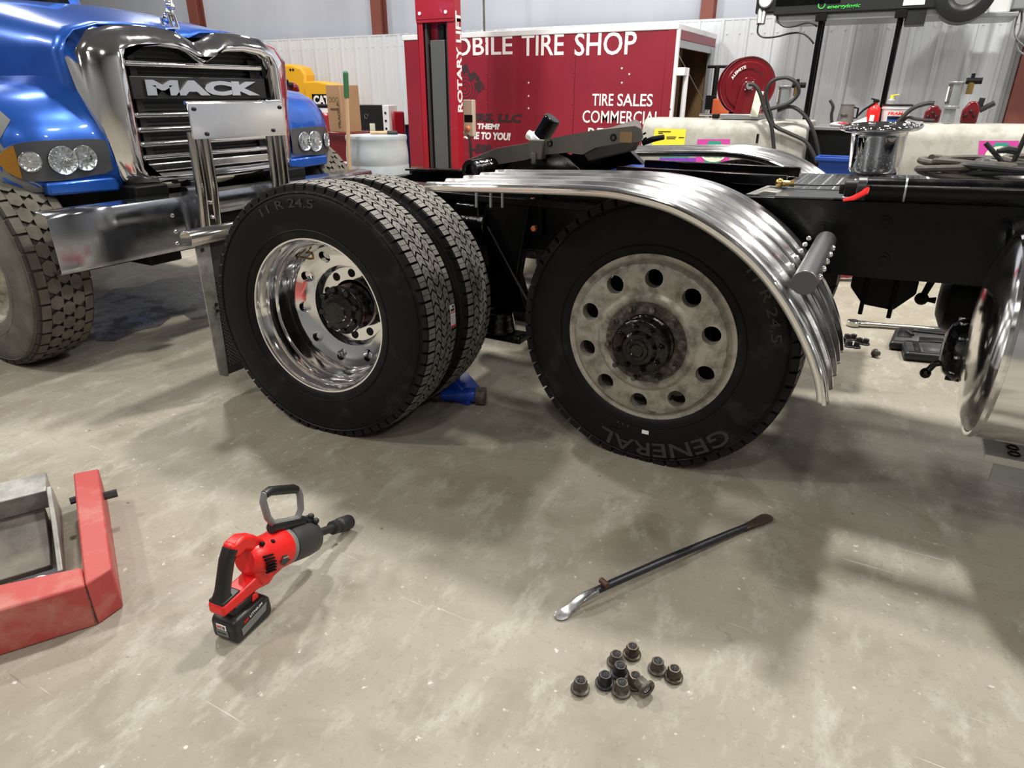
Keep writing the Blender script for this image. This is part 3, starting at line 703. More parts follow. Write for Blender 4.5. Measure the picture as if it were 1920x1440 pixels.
# --- mud flap on its hanger
hz = .785
fl = B(); fl.box((-.722, .045, .105), (-.714, .6, hz-.03)); fl = fl.go('mud_flap', dark_grey, truck, .002)
B().prism([(.0, .125), (.03, .105), (.05, .10), (.075, hz-.03), (.0, hz-.03)], 0, .008, FX((-.713, 0, 0))).go('flap_side_plate', grey_flap, fl, .001)
dm = B(); k = 0
z = .15
while z < .58:
    y = .075+(k % 2)*.009
    while y < .3:
        dm.add([(-.7135, y, z-.005), (-.7135, y+.005, z), (-.7135, y, z+.005), (-.7135, y-.005, z), (-.709, y, z)], [(0, 1, 4), (1, 2, 4), (2, 3, 4), (3, 0, 4)]); y += .018
    z += .009; k += 1
dd = dm.go('flap_studs', dark_grey, fl, smooth=0); dd['kind'] = 'stuff'
hb = B(); pr_ = [(-.035, -.02), (.035, -.02), (.04, .02), (.02, .04), (-.02, .04), (-.04, .02)]
hb.loft([[(-.72+x_, y_, hz+z_) for x_, z_ in pr_] for y_ in (-.03, .8)], close=True); hb.go('flap_hanger', chrome_dull, truck, thick=.004)
for y_, z_ in ((.03, hz-.05), (.05, .47), (.05, .44)): B().cyl((-.714, y_, z_), (-.7, y_, z_), .009, 6).go('flap_bolt', iron_dark, fl)

# ------------------------------------------------------------------ blue truck on the left, facing +X
blue = thing('blue_truck', 'metallic blue heavy truck with chrome grille surround facing the tractor chassis', 'truck', (-2.6, .92, 0))
YC = .92
def mir(pts): return pts                                     # half profile helper: y offsets become YC -/+ h
def ring(half, X):                                           # half: [(h, z)] from top centre to bottom centre
    L_ = [(X if not callable(X) else X(h, z), YC-h, z) for h, z in half]
    R2 = [(X if not callable(X) else X(h, z), YC+h, z) for h, z in half[::-1] if h > 1e-6]
    return L_+R2
inner = [(0, 1.548), (.05, 1.572), (.1, 1.598), (.16, 1.615), (.28, 1.622), (.4, 1.612), (.465, 1.59), (.487, 1.54), (.492, 1.3), (.497, 1.1), (.497, 1.02), (.475, .985), (.4, .975), (.2, .972), (0, .972)]
midr = [(0, 1.575), (.05, 1.6), (.1, 1.625), (.17, 1.645), (.29, 1.655), (.42, 1.645), (.505, 1.61), (.535, 1.55), (.545, 1.3), (.545, 1.1), (.545, 1.0), (.515, .955), (.42, .94), (.2, .937), (0, .937)]
outr = [(0, 1.645), (.06, 1.672), (.12, 1.70), (.2, 1.712), (.32, 1.712), (.46, 1.7), (.58, 1.665), (.65, 1.58), (.64, 1.32), (.615, 1.1), (.60, .98), (.58, .91), (.46, .89), (.22, .885), (0, .885)]
bakr = [(0, 1.66), (.06, 1.685), (.12, 1.712), (.2, 1.728), (.33, 1.73), (.48, 1.718), (.61, 1.68), (.69, 1.58), (.655, 1.32), (.625, 1.1), (.61, .97), (.57, .89), (.46, .87), (.22, .865), (0, .865)]
inn2 = [(h*.985, 1.3+(z-1.3)*.985) for h, z in inner]
sur = B().loft([ring(inn2, -1.70), ring(inner, -1.615), ring([(h+.012, z+(.012 if z > 1.3 else -.012)) for h, z in inner], -1.6), ring(midr, -1.602), ring(outr, -1.655), ring([((h+a)/2+.012, (z+c)/2+.004) for (h, z), (a, c) in zip(outr, bakr)], -1.70), ring(bakr, -1.80)], close=True)
sur = sur.go('grille_surround', chrome, blue, smooth=80); sur['label'] = 'chrome grille surround with a notched top edge'
# grille
gr = B().box((-1.76, YC-.5, .95), (-1.74, YC+.5, 1.64)).go('grille_screen', grille_black, blue)
for k in range(26):
    z = .98+k*.0245; B().box((-1.74, YC-.49, z), (-1.722, YC+.49, z+.011)).go('grille_louvre', grille_black, blue, smooth=0)
for y in (YC-.45, YC+.45, YC-.39, YC+.41):
    B().box((-1.72, y-.02, .98), (-1.70, y+.02, 1.58)).go('grille_upright', grille_black, blue, .002)
for z in (1.535, 1.28, 1.205, 1.13, 1.06):
    hw = .445; b = B(); b.cyl((-1.67, YC-hw, z), (-1.67, YC+hw, z), .0165, 14)
    for s in (-1, 1): b.sphere((-1.67, YC+s*hw, z), .0165, 8)
    b.go('grille_bar', chrome, blue)
B().box((-1.69, YC-.45, 1.36), (-1.655, YC+.46, 1.475)).go('name_plate', black_plastic, blue, .004)
text('M A C K'.replace(' ', '') , FX((-1.655, YC-.375, 1.378)), .77, .08, bright_plate, blue, 'maker_letters', .014, bold=.065)
B().prism([(-.47, .985), (.47, .985), (.49, 1.03), (-.49, 1.03)], 0, .03, FX((-1.66, YC, 0))).go('lower_bar', bright_plate, blue, .008)
# hood
def hsec(X, h): return ring_open(h, X)
def ring_open(half, X):
    return [(X, YC-h, z) for h, z in half[::-1]]+[(X, YC+h, z) for h, z in half[1:]]
secs = [ring_open([(0, 1.664), (.06, 1.688), (.14, 1.719), (.33, 1.733), (.48, 1.721), (.61, 1.684), (.66, 1.64), (.692, 1.58), (.66, 1.32), (.63, 1.1), (.615, .95)], -1.79),
        ring_open([(0, 1.738), (.06, 1.741), (.14, 1.745), (.33, 1.745), (.48, 1.734), (.612, 1.70), (.668, 1.655), (.702, 1.58), (.69, 1.32), (.68, 1.1), (.67, .95)], -1.88),
        ring_open([(0, 1.80), (.06, 1.80), (.14, 1.80), (.33, 1.79), (.48, 1.772), (.62, 1.735), (.68, 1.69), (.72, 1.6), (.735, 1.35), (.74, 1.1), (.74, .95)], -2.1),
        ring_open([(0, 1.875), (.06, 1.873), (.14, 1.87), (.33, 1.86), (.48, 1.845), (.64, 1.80), (.70, 1.745), (.76, 1.62), (.79, 1.38), (.8, 1.1), (.8, .95)], -2.5),
        ring_open([(0, 1.95), (.06, 1.949), (.14, 1.945), (.33, 1.935), (.5, 1.915), (.67, 1.87), (.735, 1.81), (.8, 1.66), (.83, 1.38), (.84, 1.1), (.84, .95)], -3.3),
        ring_open([(0, 2.0), (.06, 1.999), (.14, 1.99), (.33, 1.98), (.52, 1.96), (.71, 1.91), (.78, 1.84), (.84, 1.68), (.86, 1.38), (.87, 1.1), (.87, .95)], -4.3)]
hood = B().loft(secs).go('hood', mack_blue, blue, smooth=75, thick=.01)
# cab with windscreen behind the hood (mostly out of the frame)
cab = B(); cab.prism([(-6.2, .75), (-4.3, .75), (-4.3, 1.95), (-4.75, 2.75), (-6.2, 2.8)], -YC-1.05, -YC+1.05, FY((0, 0, 0))); cab.go('cab', mack_blue, blue, .06, seg=3)
B().add([(-4.29, YC-.9, 2.02), (-4.29, YC+.9, 2.02), (-4.72, YC+.88, 2.68), (-4.72, YC-.88, 2.68)], [(0, 1, 2, 3)]).go('windscreen', black_gloss, blue, smooth=0)
for s in (-1, 1):
    Y_ = lambda y: YC+s*(y)                                # y: distance outward from the centre line
    def fsec(y, xf, top, zb=.93, tilt=0):
        pr = [(-1.0+0, zb)]
        return [(xf-.01, Y_(y), zb), (xf, Y_(y), zb+.08), (xf+.005, Y_(y), 1.17), (xf-.03, Y_(y), 1.26-.00), (xf-.09, Y_(y), 1.26+(top-1.26)*.5), (xf-.20, Y_(y), 1.26+(top-1.26)*.8),
                (xf-.36, Y_(y), top-.015), (xf-.6, Y_(y), top), (xf-.95, Y_(y), top-.02), (xf-1.35, Y_(y), top-.17), (xf-1.6, Y_(y), 1.0)]
    TB = [(.60, -1.67, 1.60), (.64, -1.69, 1.56), (.70, -1.70, 1.50), (.78, -1.705, 1.455), (.9, -1.71, 1.44), (1.0, -1.73, 1.43), (1.06, -1.76, 1.42), (1.11, -1.80, 1.40), (1.15, -1.87, 1.37), (1.2, -1.97, 1.32), (1.25, -2.0, 1.3)]
    def fx(y, c):
        for q0, q1 in zip(TB, TB[1:]):
            if y <= q1[0]: return q0[c]+(q1[c]-q0[c])*max(0, y-q0[0])/(q1[0]-q0[0])
        return TB[-1][c]
    B().loft([fsec(*q) for q in TB[:-1]]).go('fender', mack_blue, blue, smooth=70, thick=.008)
    # grey flare round the outer edge
    yin = [.96, 1.05, 1.10, 1.03, 1.06, 1.09, 1.11, 1.12, 1.12, 1.12, 1.12]
    if s > 0: yin = [.96, 1.05, 1.12, 1.10, 1.12, 1.13, 1.13, 1.14, 1.14, 1.14, 1.14]
    cols = []
    for t_ in (0, .25, .5, .75, 1):
        col = []
        for k in range(11):
            y = yin[k]+(1.2-yin[k])*t_
            sec_ = fsec(y, fx(y, 1), fx(y, 2)); q = Vector(sec_[k]); o_ = (q-Vector((-2.25, q.y, .75))).normalized()
            col.append(q+o_*.014)
        cols.append(col)
    cols.insert(0, [q-(q-Vector((-2.25, q.y, .75))).normalized()*.03 for q in cols[0]])
    cols.append([q-(q-Vector((-2.25, q.y, .75))).normalized()*.09 for q in cols[-1]])
    B().loft(cols).go('fender_flare', grey_plastic, blue, smooth=60, thick=.006)
    # lower lip under the lamp
    b = B(); b.prism([(.60, .9), (.98, .915), (.98, .978), (.60, .975)] if s > 0 else [(-.98, .915), (-.60, .9), (-.60, .975), (-.98, .978)], -.1, .03, FX((-1.715, YC, 0))); b.go('lamp_sill', mack_blue, blue, .012)
    # headlight: housing outline follows the lens, three reflector bowls
    ol = [(.655, 1.165), (.69, 1.175), (.9, 1.178), (1.04, 1.176), (1.1, 1.165), (1.14, 1.135), (1.152, 1.09), (1.14, 1.04), (1.10, 1.0), (1.04, .985), (.9, .982), (.66, 1.0), (.645, 1.02)]
    def lx(y): return fx(y, 1)+.016
    top_ = [(.645, 1.16), (.68, 1.172), (.9, 1.176), (1.0, 1.174), (1.07, 1.16), (1.11, 1.13), (1.125, 1.09)]
    bot_ = [(.635, 1.02), (.65, 1.0), (.9, .98), (1.0, .985), (1.07, 1.0), (1.11, 1.04), (1.125, 1.09)]
    def itp(L, y):
        for q0, q1 in zip(L, L[1:]):
            if y <= q1[0]: return q0[1]+(q1[1]-q0[1])*max(0, y-q0[0])/(q1[0]-q0[0])
        return L[-1][1]
    secs_ = []
    for k in range(15):
        y = .64+.484*k/14; a0, a1 = itp(bot_, y), itp(top_, y); secs_.append([(lx(y)-.04, Y_(y), a0), (lx(y), Y_(y), a0+.001), (lx(y)+.006, Y_(y), (a0+a1)/2), (lx(y), Y_(y), a1-.001), (lx(y)-.04, Y_(y), a1)])
    hl = B().loft(secs_).go('headlight', lamp_dark, blue, smooth=50)
    hl['label'] = 'headlight with clear round lamps and an amber corner'
    for y, z, r in ((.875, 1.078, .07), (.77, 1.082, .063), (1.015, 1.08, .05)):
        dx_ = (lx(y+.04)-lx(y-.04))/.08; M_ = frame((lx(y)+.007, Y_(y), z), (dx_*s, 1, 0), (0, 0, 1))
        b = B(M_); b.lathe([(r, .004), (r*.95, .008), (r*.85, .002), (r*.6, -.002), (r*.3, .0), (r*.28, .012), (.0001, .014)], 24)
        for k in range(12):
            a = 2*PI*k/12; b.box((r*.32, -.0015, .002), (r*.9, .0015, .007), Matrix.Rotation(a, 4, 'Z'))
        b.go('lamp_bowl', lens_glass, hl, smooth=30)
    b = B(); am = 0
    b.loft([[(lx(y)+.006, Y_(y), itp(bot_, y)+.006), (lx(y)+.010, Y_(y), 1.08), (lx(y)+.006, Y_(y), itp(top_, y)-.006)] for y in (1.06, 1.08, 1.1, 1.118)]); b.go('amber_corner', amber, hl, smooth=0, thick=.004)
    # front wheel
    fwj = joint('front_wheel', blue)
    Mw = frame((-2.13, YC+s*1.22, .545), (-s, 0, 0) if s > 0 else (1, 0, 0), (0, 0, 1))
    tire_parts(fwj, Mw, R=.55, w=.27, zc=-.15, N=38, cols=5, depth=.018, mc=rubber_mud, mtread=tread_mud, gap=.01, hexed=True, bulge=.012, rin=.29)
    B(Mw).lathe([(.3, 0), (.305, .004), (.295, -.004), (.285, -.03), (.27, -.05), (.2, -.06), (.16, -.02), (.1, .02), (.0001, .05)], 48).go('rim', alu_worn, fwj)
b = B(); b.box((-2.19, YC-.85, .42), (-2.07, YC+.85, .52)); b.go('front_axle', rust_brown, blue, .02)
b = B(); b.box((-2.6, YC-.62, .5), (-1.55, YC-.42, .93)); b.box((-2.6, YC+.42, .5), (-1.55, YC+.62, .93)); b.box((-2.6, YC-.5, .78), (-1.85, YC+.5, .93)); b.go('frame_ends', black_matt, blue, .01)
b = B(); b.box((-2.5, YC-.75, .55), (-2.45, YC+.75, .95)); b.go('splash_panel', black_matt, blue)
for y in (-.22, .42): b = B(); b.cyl((-1.6, YC+y-.07, .86), (-1.6, YC+y+.07, .86), .035, 14); b.box((-1.68, YC+y-.02, .84), (-1.6, YC+y+.02, .92)); b.go('tow_hook', iron_dark, blue, .004)
# bumper: polished steel channel with bolts, slot and mirror finish
b = B(); BZ0, BZ1 = .585, .865
prof = [(-1.50, BZ0-.0), (-1.425, BZ0), (-1.42, BZ0+.02), (-1.42, BZ1-.025), (-1.428, BZ1), (-1.52, BZ1+.008), (-1.53, BZ1+.008)]
b.loft([[(x, y, z) for x, z in prof] for y in (-.235, .1, .4, .675)])
b.loft([[(x, y, z) for x, z in prof] for y in (1.03, 1.3, 1.7, 2.07)])
b.loft([[(x, y, z) for x, z in prof[2:]] for y in (.675, 1.03)] if False else [[(-1.42, y, BZ1-.115), (-1.42, y, BZ1-.025), (-1.428, y, BZ1), (-1.52, y, BZ1+.008)] for y in (.675, 1.03)])
bp_ = b.go('front_bumper', steel_bumper, blue, smooth=40, thick=.006)
B().box((-1.52, .69, BZ0-.02), (-1.45, 1.02, BZ1-.12)).go('bumper_backing', black_matt, bp_)
for px_, py_ in ((323, 404), (329, 434), (332, 456)):
    p = at(px_, py_, X=-1.418); B().sphere((-1.416, p.y, p.z), .012, 8, (.6, 1, 1)).go('bumper_bolt', chrome, bp_)
# raised guard: two twin-tube legs carrying a mirror plate
for y0 in (.545, 1.075):
    b = B()
    for dy in (0, .075): b.tube([(-1.33, y0+dy, 1.2), (-1.335, y0+dy, .9), (-1.36, y0+dy-.004, .62)], .028, 16)
    lg = b.go('guard_leg', chrome_dull, blue)
    B().box((-1.36, y0+.01, .62), (-1.33, y0+.065, 1.18)).go('leg_web', chrome_dull, lg)
    for z in (.83, .75, .66): B().sphere((-1.325, y0+.037, z), .011, 6).go('leg_bolt', chrome, lg)
b = B(); b.prism([(.52, 1.165), (1.17, 1.158), (1.165, 1.345), (.52, 1.345)], 0, .008, FX((-1.30, 0, 0))); gp_ = b.go('guard_plate', bright_plate, blue, .004)
b = B(); b.cyl((-1.31, .52, 1.345), (-1.31, 1.165, 1.345), .01, 12); b.go('plate_edge', chrome, gp_)
for y, z in ((.555, 1.315), (1.14, 1.315), (.61, 1.19), (1.07, 1.19)): B().sphere((-1.288, y, z), .011, 8).go('plate_bolt', iron_dark, gp_)
# small chrome hood ornament
oz = 1.742; b = B()
b.prism([(-.05, -.035), (.05, -.022), (.05, .022), (-.05, .035)], 0, .012, FZ((-1.86, YC, oz-.012)))
b.sphere((-1.87, YC, oz+.045), .03, 10, (1.35, .8, 1)); b.sphere((-1.845, YC, oz+.07), .026, 10, (1, .95, 1.15)); b.sphere((-1.83, YC, oz+.108), .024, 10)
b.sphere((-1.808, YC, oz+.1), .014, 8)
for y in (-.016, .016):
    b.tube([(-1.838, YC+y, oz+.06), (-1.828, YC+y, oz+.03), (-1.82, YC+y, oz)], [.011, .009, .008], 8); b.tube([(-1.9, YC+y, oz+.05), (-1.905, YC+y, oz+.02), (-1.895, YC+y, oz)], [.013, .009, .009], 8)
    b.sphere((-1.838, YC+y*1.1, oz+.13), .008, 6)
b.go('hood_ornament', chrome, blue)

# ------------------------------------------------------------------ things lying on the floor in front
# impact wrench: local x forward, y up, z to its right side
t = thing('impact_wrench', 'red and black cordless impact wrench with long socket standing on its battery', 'power tool', (.635, -1.0, 0))
MI = frame((.642, -1.075, 0), (-.114, .9935, 0), (0, 0, 1))
b = B(MI); b.prism([(-.012, .012), (.0, .002), (.125, .002), (.13, .02), (.128, .062), (.112, .078), (.0, .08), (-.012, .066)], -.042, .042); bat = b.go('battery', black_plastic, t, .008)
b = B(MI); b.prism([(.01, .078), (.1, .076), (.095, .1), (.02, .104)], -.026, .026); b.go('battery_mount', black_plastic, t, .004)
b = B(MI); b.prism([(.075, .08), (.1, .08), (.098, .1), (.08, .1)], .026, .031); b.go('battery_latch', red_tool, bat, .002)
MB = MI @ frame((-.0125, .0, 0), (0, 0, -1), (0, 1, 0)) if False else None
rear = frame(MI @ Vector((-.0128, .03, -.02)), MI.to_3x3() @ Vector((0, 0, 1)), (0, 0, 1))
B(rear).box((0, .016, 0), (.034, .033, .001)).go('battery_badge', white_text, bat); text('M', rear @ Matrix.Translation((.003, .019, .001)), .01, .011, red_tool, bat, 'badge_letter', .0006, .02); text('18', rear @ Matrix.Translation((.0155, .019, .001)), .014, .011, black_text, bat, 'badge_letters', .0006, .02)
B(rear).box((-.003, -.006, 0), (.038, .013, .001)).go('battery_label', grey_plastic, bat); text('HIGH OUTPUT', rear @ Matrix.Translation((.0, .0, .001)), .032, .007, black_text, bat, 'label_letters', .0005)
sd = MI @ Matrix.Translation((.012, .018, .0425))
B(sd).prism([(.0, .0), (.092, .014), (.1, .038), (.0, .024)], 0, .001).go('battery_label', grey_plastic, bat); text('LITHIUM', sd @ Matrix.Translation((.035, .036, .0)) @ Matrix.Rotation(.15, 4, 'Z'), .05, .008, white_text, bat, 'label_letters', .001)
text('XC', sd @ Matrix.Translation((.012, .032, .0)) @ Matrix.Rotation(.15, 4, 'Z'), .018, .009, red_tool, bat, 'label_letters', .001)
b = B(MI); b.prism([(-.022, .105), (.105, .1), (.15, .085), (.178, .1), (.19, .13), (.16, .152), (.12, .145), (.09, .14), (-.02, .138)], -.028, .028); b.go('lower_housing', red_tool, t, .007)
b = B(MI); b.tube([(.0, .135, 0), (.012, .16, 0), (.028, .2, 0), (.045, .24, 0), (.065, .265, 0)], [.026, .021, .0205, .021, .022], 14, flat=1.0); g_ = b.go('grip', black_plastic, t)
b = B(MI); b.prism([(-.018, .137), (.05, .14), (.045, .147), (-.015, .146)], -.026, .026); b.go('grip_base', black_plastic, t, .003)
b = B(MI); b.prism([(.045, .25), (.06, .282), (.1, .285), (.135, .265), (.17, .225), (.13, .215), (.095, .24), (.07, .235)], -.021, .021); b.go('top_bridge', red_tool, t, .008)
ax = (.39, -.145); al = math.hypot(*ax); ax = Vector((ax[0]/al, ax[1]/al, 0))
def AX(s): return Vector((.12, .19, 0))+ax*s               # tool axis, nose down
MA = MI @ frame(AX(0), (0, 0, 1), (-ax.y, ax.x, 0)) ; MA = MI @ Matrix.Translation(AX(0)) @ frame((0, 0, 0), (-ax.y, ax.x, 0), ax.cross(Vector((-ax.y, ax.x, 0))))
b = B(MA); b.lathe([(.0001, -.02), (.035, -.02), (.046, -.005), (.051, .03), (.055, .08), (.059, .1), (.059, .125), (.053, .13)], 32); mh = b.go('motor_housing', red_tool, t, smooth=30)
b = B(MI); b.prism([(.12, .1), (.22, .1), (.24, .13), (.2, .2), (.15, .17), (.1, .16)], -.032, .032); b.go('trigger_housing', red_tool, t, .008)
for k in range(6): 
    q = MI @ (AX(.035)+Vector((-.012, .022-.012*k*.9, .0485+.003*min(k, 5-k))))
    B(frame(q, MI.to_3x3() @ ax, (0, 0, 1))).box((-.016, -.002, -.004), (.02, .002, .0045)).go('cooling_slot', black_matt, mh)
q = MI @ (AX(.082)+Vector((0, -.012, .0545))); bm_ = frame(q, MI.to_3x3() @ ax, (0, 0, 1))
B(bm_).prism([(-.02, -.012), (.0, -.018), (.02, -.008), (.024, .012), (-.014, .014)], 0, .0025).go('name_badge', dark_grey, mh, .001); B(bm_).prism([(-.014, .004), (.018, .004), (.018, .009), (-.012, .009)], .0025, .0032).go('badge_stripe', chrome_dull, mh)
for s_1, u_1 in ((.07, .045), (.115, .036), (.1, -.046), (.06, -.04), (.03, .05)):
    B(MI).sphere(AX(s_1)+Vector((0, u_1, .028)), .0075, 8).go('housing_screw', black_matt, mh)
b = B(MA); b.lathe([(.056, .125), (.0565, .14), (.052, .143), (.052, .15), (.0555, .153), (.057, .165), (.057, .23), (.053, .262), (.044, .274), (.03, .28), (.02, .282)], 32); gh = b.go('gear_housing', dark_grey, t, smooth=40)
b = B(MA); b.lathe([(.0557, .125), (.0575, .128), (.0575, .142), (.0555, .145)], 32); b.go('housing_band', grey_plastic, gh, smooth=40)
b = B(MA); b.cyl((0, 0, .275), (0, 0, .40), .0135, 16); b.cyl((0, 0, .275), (0, 0, .3), .018, 16, .0135); b.go('anvil_shaft', socket_metal, t)
b = B(MA); b.lathe([(.0135, .378), (.023, .38), (.0235, .402), (.0205, .406), (.0205, .412), (.0245, .416), (.0255, .42), (.0255, .474), (.0235, .477), (.018, .477), (.017, .44), (.0001, .44)], 24); b.go('impact_socket', socket_metal, t, smooth=40)
# carry handle
hb0 = Vector((.275, .205, 0))
b = B(MI); b.tube([(.215, .232, 0), (.345, .172, 0)], .0165, 16); hbar = b.go('handle_clamp', black_plastic, t)
b = B(MI)
loop = [(.225, .24, 0), (.21, .27, 0), (.203, .33, 0), (.212, .348, 0), (.235, .347, 0), (.32, .302, 0), (.345, .285, 0), (.35, .262, 0), (.345, .215, 0), (.325, .195, 0), (.29, .208, 0), (.25, .228, 0)]
b.tube(loop, .0105, 10, closed=True); b.go('carry_handle', grey_plastic, t)
b = B(MI); b.tube([(.212, .347, 0), (.235, .346, 0), (.28, .323, 0), (.325, .3, 0), (.338, .29, 0)], [.0125, .0145, .0145, .0145, .0125], 12); b.go('handle_grip', black_plastic, t)
b = B(MI @ Matrix.Translation((.35, .163, .004))); b.cyl((0, 0, -.0), (.03, -.014, .0), .012, 12)
for k in range(5):
    a = 2*PI*k/5; b.sphere((.03, -.014+.018*c_(a), .018*s_(a)), .0105, 8)
b.go('clamp_knob', black_plastic, t)

# tire iron
t = thing('tire_iron', 'long dark steel tire iron with a worn bright spoon end', 'hand tool', (1.6, -.2, 0))
A0 = Vector((1.405, -.545, .006)); A1 = Vector((1.85, .27, .03)); dd_ = (A1-A0).normalized(); L_ = (A1-A0).length
P = lambda s, z: Vector((A0.x, A0.y, 0))+Vector((dd_.x, dd_.y, 0)).normalized()*s+Vector((0, 0, z))
b = B(); b.tube([P(.13, .036), P(.2, .037), P(.45, .031), P(.72, .018), P(.8, .013)], [.0115, .0125, .0125, .0125, .012], 14); b.go('bar', iron_dark, t)
sid = Vector((dd_.y, -dd_.x, 0)).normalized()
def blade(pts, m, nm):                                       # (s, z, half width, half thickness)
    secs = []
    for s, z, hw, ht in pts:
        c = P(s, z); secs.append([c+sid*hw*x+Vector((0, 0, ht*y)) for x, y in ((-1, -.5), (-.7, -1), (0, -1.15), (.7, -1), (1, -.5), (1, .4), (.7, .7), (0, .45), (-.7, .7), (-1, .4))])
    return B().loft(secs, close=True, caps=True).go(nm, m, t, smooth=50)
blade([(.135, .036, .0125, .0125), (.1, .035, .0135, .011), (.07, .03, .0135, .008), (.045, .018, .0145, .006), (.028, .009, .018, .0045), (.012, .006, .021, .004), (-.004, .0055, .0185, .003), (-.014, .005, .008, .002)], iron_bright, 'spoon_end')
blade([(.79, .013, .012, .012), (.84, .012, .016, .008), (.88, .011, .021, .006), (.91, .011, .023, .005), (.925, .011, .017, .004), (.932, .011, .006, .002)], iron_rust, 'flat_end')
c = P(.162, .05); b = B(); b.cyl(c-sid*.015+Vector((0, 0, .004)), c+sid*.017+Vector((0, 0, .004)), .0095, 14); b.go('cross_pin', iron_rust, t, .002)

# ten lug nuts
def lug_nut(m, lab, group):
    r = thing('lug_nut', lab, 'lug nut', (0, 0, 0), group)
    b = B(); b.lathe([(.0125, .002), (.0125, .0), (.023, .0), (.0245, .003), (.0245, .0075), (.022, .0095), (.0185, .0098)], 28); b.go('washer', m, r, smooth=40)
    b = B(); n = 6
    vs = []
    for z, rr, k in ((.0095, .0192, 0), (.013, .0178, 0), (.031, .0172, 0), (.0345, .0155, 1)):
        for i in range(12):
            a = PI*i/6; q = rr*(1 if i % 2 == 0 else .93); vs.append((q*c_(a), q*s_(a), z))
    for z in (.0345, .004):
        for i in range(12): a = PI*i/6; vs.append((.0118*c_(a), .0118*s_(a), z))
    b.add(vs, [(k*12+i, k*12+(i+1) % 12, (k+1)*12+(i+1) % 12, (k+1)*12+i) for k in range(5) for i in range(12)]); b.go('hex_body', m, r, smooth=25)
    b = B()
    for k in range(7): b.lathe([(.0118, .032-.004*k), (.0105, .030-.004*k), (.0118, .028-.004*k)], 20)
    b.go('thread', iron_bright, r, smooth=0)
    return r
near = [(1185, 1228, 'furthest of the near nuts, highest in the heap', 0), (1155, 1243, 'brown flanged lug nut just behind the dark hexagonal nut', 1), (1232, 1256, 'brown lug nut second from the right of the heap', 1), (1263, 1270, 'shiny lug nut at the far right of the heap', 0),
        (1162, 1264, 'dark hexagonal lug nut in the middle of the heap', 2), (1190, 1283, 'lug nut with bright thread touching the tipped nut', 0), (1134, 1282, 'black lug nut second from the left of the heap', 2), (1088, 1292, 'lone brown lug nut left of the heap', 1), (1165, 1297, 'front lug nut with bright thread, nearest the camera', 1)]
near[0] = (1185, 1228, 'lug nut with bright thread furthest from the camera', 0)
def nut_copy(src, loc, rot, lab, group, sc=1):
    r = src.copy(); COL.objects.link(r); r.location = loc; r.rotation_euler = rot; r['label'] = lab; r['group'] = group; r.scale = (sc,)*3
    for ch in list(src.children):
        k = ch.copy(); COL.objects.link(k); k.parent = r
    return r
protos = [lug_nut(nut_metal, 'x', 'g'), lug_nut(rust_brown, 'x', 'g'), lug_nut(nut_dark, 'x', 'g')]
used = set(); GN = 'lug nuts in the heap on the near floor'
for x, y, lab, k in near:
    p = at(x, y-3, Z=.008); p.z = .0004
    if k in used: nut_copy(protos[k], p, (0, 0, random.random()), lab, GN)
    else:
        used.add(k); protos[k].location = p; protos[k].rotation_euler = (0, 0, random.random()); protos[k]['label'] = lab; protos[k]['group'] = GN
p = at(1208, 1288, Z=.022); nut_copy(protos[1], (p.x+.012, p.y-.008, .0248), (PI/2*.98, 0, math.radians(242)), 'tipped lug nut lying on its side with flange showing', GN)
far = [(1580, 640, 'black lug nut at the far left of the floor pile behind the tire', 0), (1592, 647, 'upright black nut in front of the pile behind the tire', 0), (1600, 634, 'black nut at the back of the pile behind the tire', 0),
       (1606, 649, 'small nut in the front right of the pile behind the tire', 0), (1611, 641, 'nut in the middle of the pile behind the tire', 0), (1623, 643, 'nut at the right end of the pile behind the tire', 0), (1588, 634, 'nut at the rear left of the pile behind the tire', 0)]
for x, y, lab, tip in far:
    p = at(x, y, Z=.01); nut_copy(protos[2], (p.x, p.y, .0004), (0, 0, random.random()), lab, 'lug nuts in the far pile', 1.0)
p = at(1638, 662, Z=.02); nut_copy(protos[1], (p.x, p.y, .0248), (PI/2, 0, .9), 'brown lug nut lying alone in front of the far pile', 'lug nuts in the far pile')

# red jack frame with a grey saddle carrier, lower left
t = thing('jack_frame', 'worn red steel jack frame with a grey cradle, lying at the lower left', 'jack', (.1, -1.2, 0))
H = .145
def slab(pts, z0, z1, nm, m, bev=.006):
    a = sum(pts[i][0]*pts[(i+1) % len(pts)][1]-pts[(i+1) % len(pts)][0]*pts[i][1] for i in range(len(pts)))
    if a < 0: pts = pts[::-1]
    return B().prism(pts, z0, z1).go(nm, m, t, bev)
slab([(-.355, -.9), (-.31, -.835), (.266, -1.142), (.272, -1.222), (.185, -1.18)], .0, H, 'side_beam', red_worn)
slab([(.185, -1.182), (.272, -1.223), (.17, -1.395), (-.18, -1.99), (-.3, -1.94), (.065, -1.335)], .0, H-.001, 'cross_beam', red_worn)
b = B(); b.add([(.2727, -1.2225, .004), (.2727, -1.2225, H-.004), (.2718, -1.225, H-.004), (.2718, -1.225, .004)], [(0, 1, 2, 3)]); b.go('weld_seam', rust_brown, t, smooth=0)
q = at(196, 925, Z=.1)
b = B(); b.cyl((-.202, -.918, .1), (-.172, -.862, .1), .014, 6); b.cyl((-.262, -.975, .1), (-.24, -.92, .1), .012, 6); b.go('frame_bolt', iron_dark, t)
u_ = Vector((.888, -.46, 0)); w_ = Vector((-.46, -.888, 0)); O = Vector((-.44, -.945, 0))
MG = Matrix(((u_.x, 0, w_.x, O.x), (u_.y, 0, w_.y, O.y), (0, 1, 0, 0), (0, 0, 0, 1)))     # x along u, y up, z along w
b = B(MG); b.prism([(0, .075), (.13, .075), (.145, .15), (0, .15)], -.0, .6); b.go('carrier_block', grey_flap, t, .004)
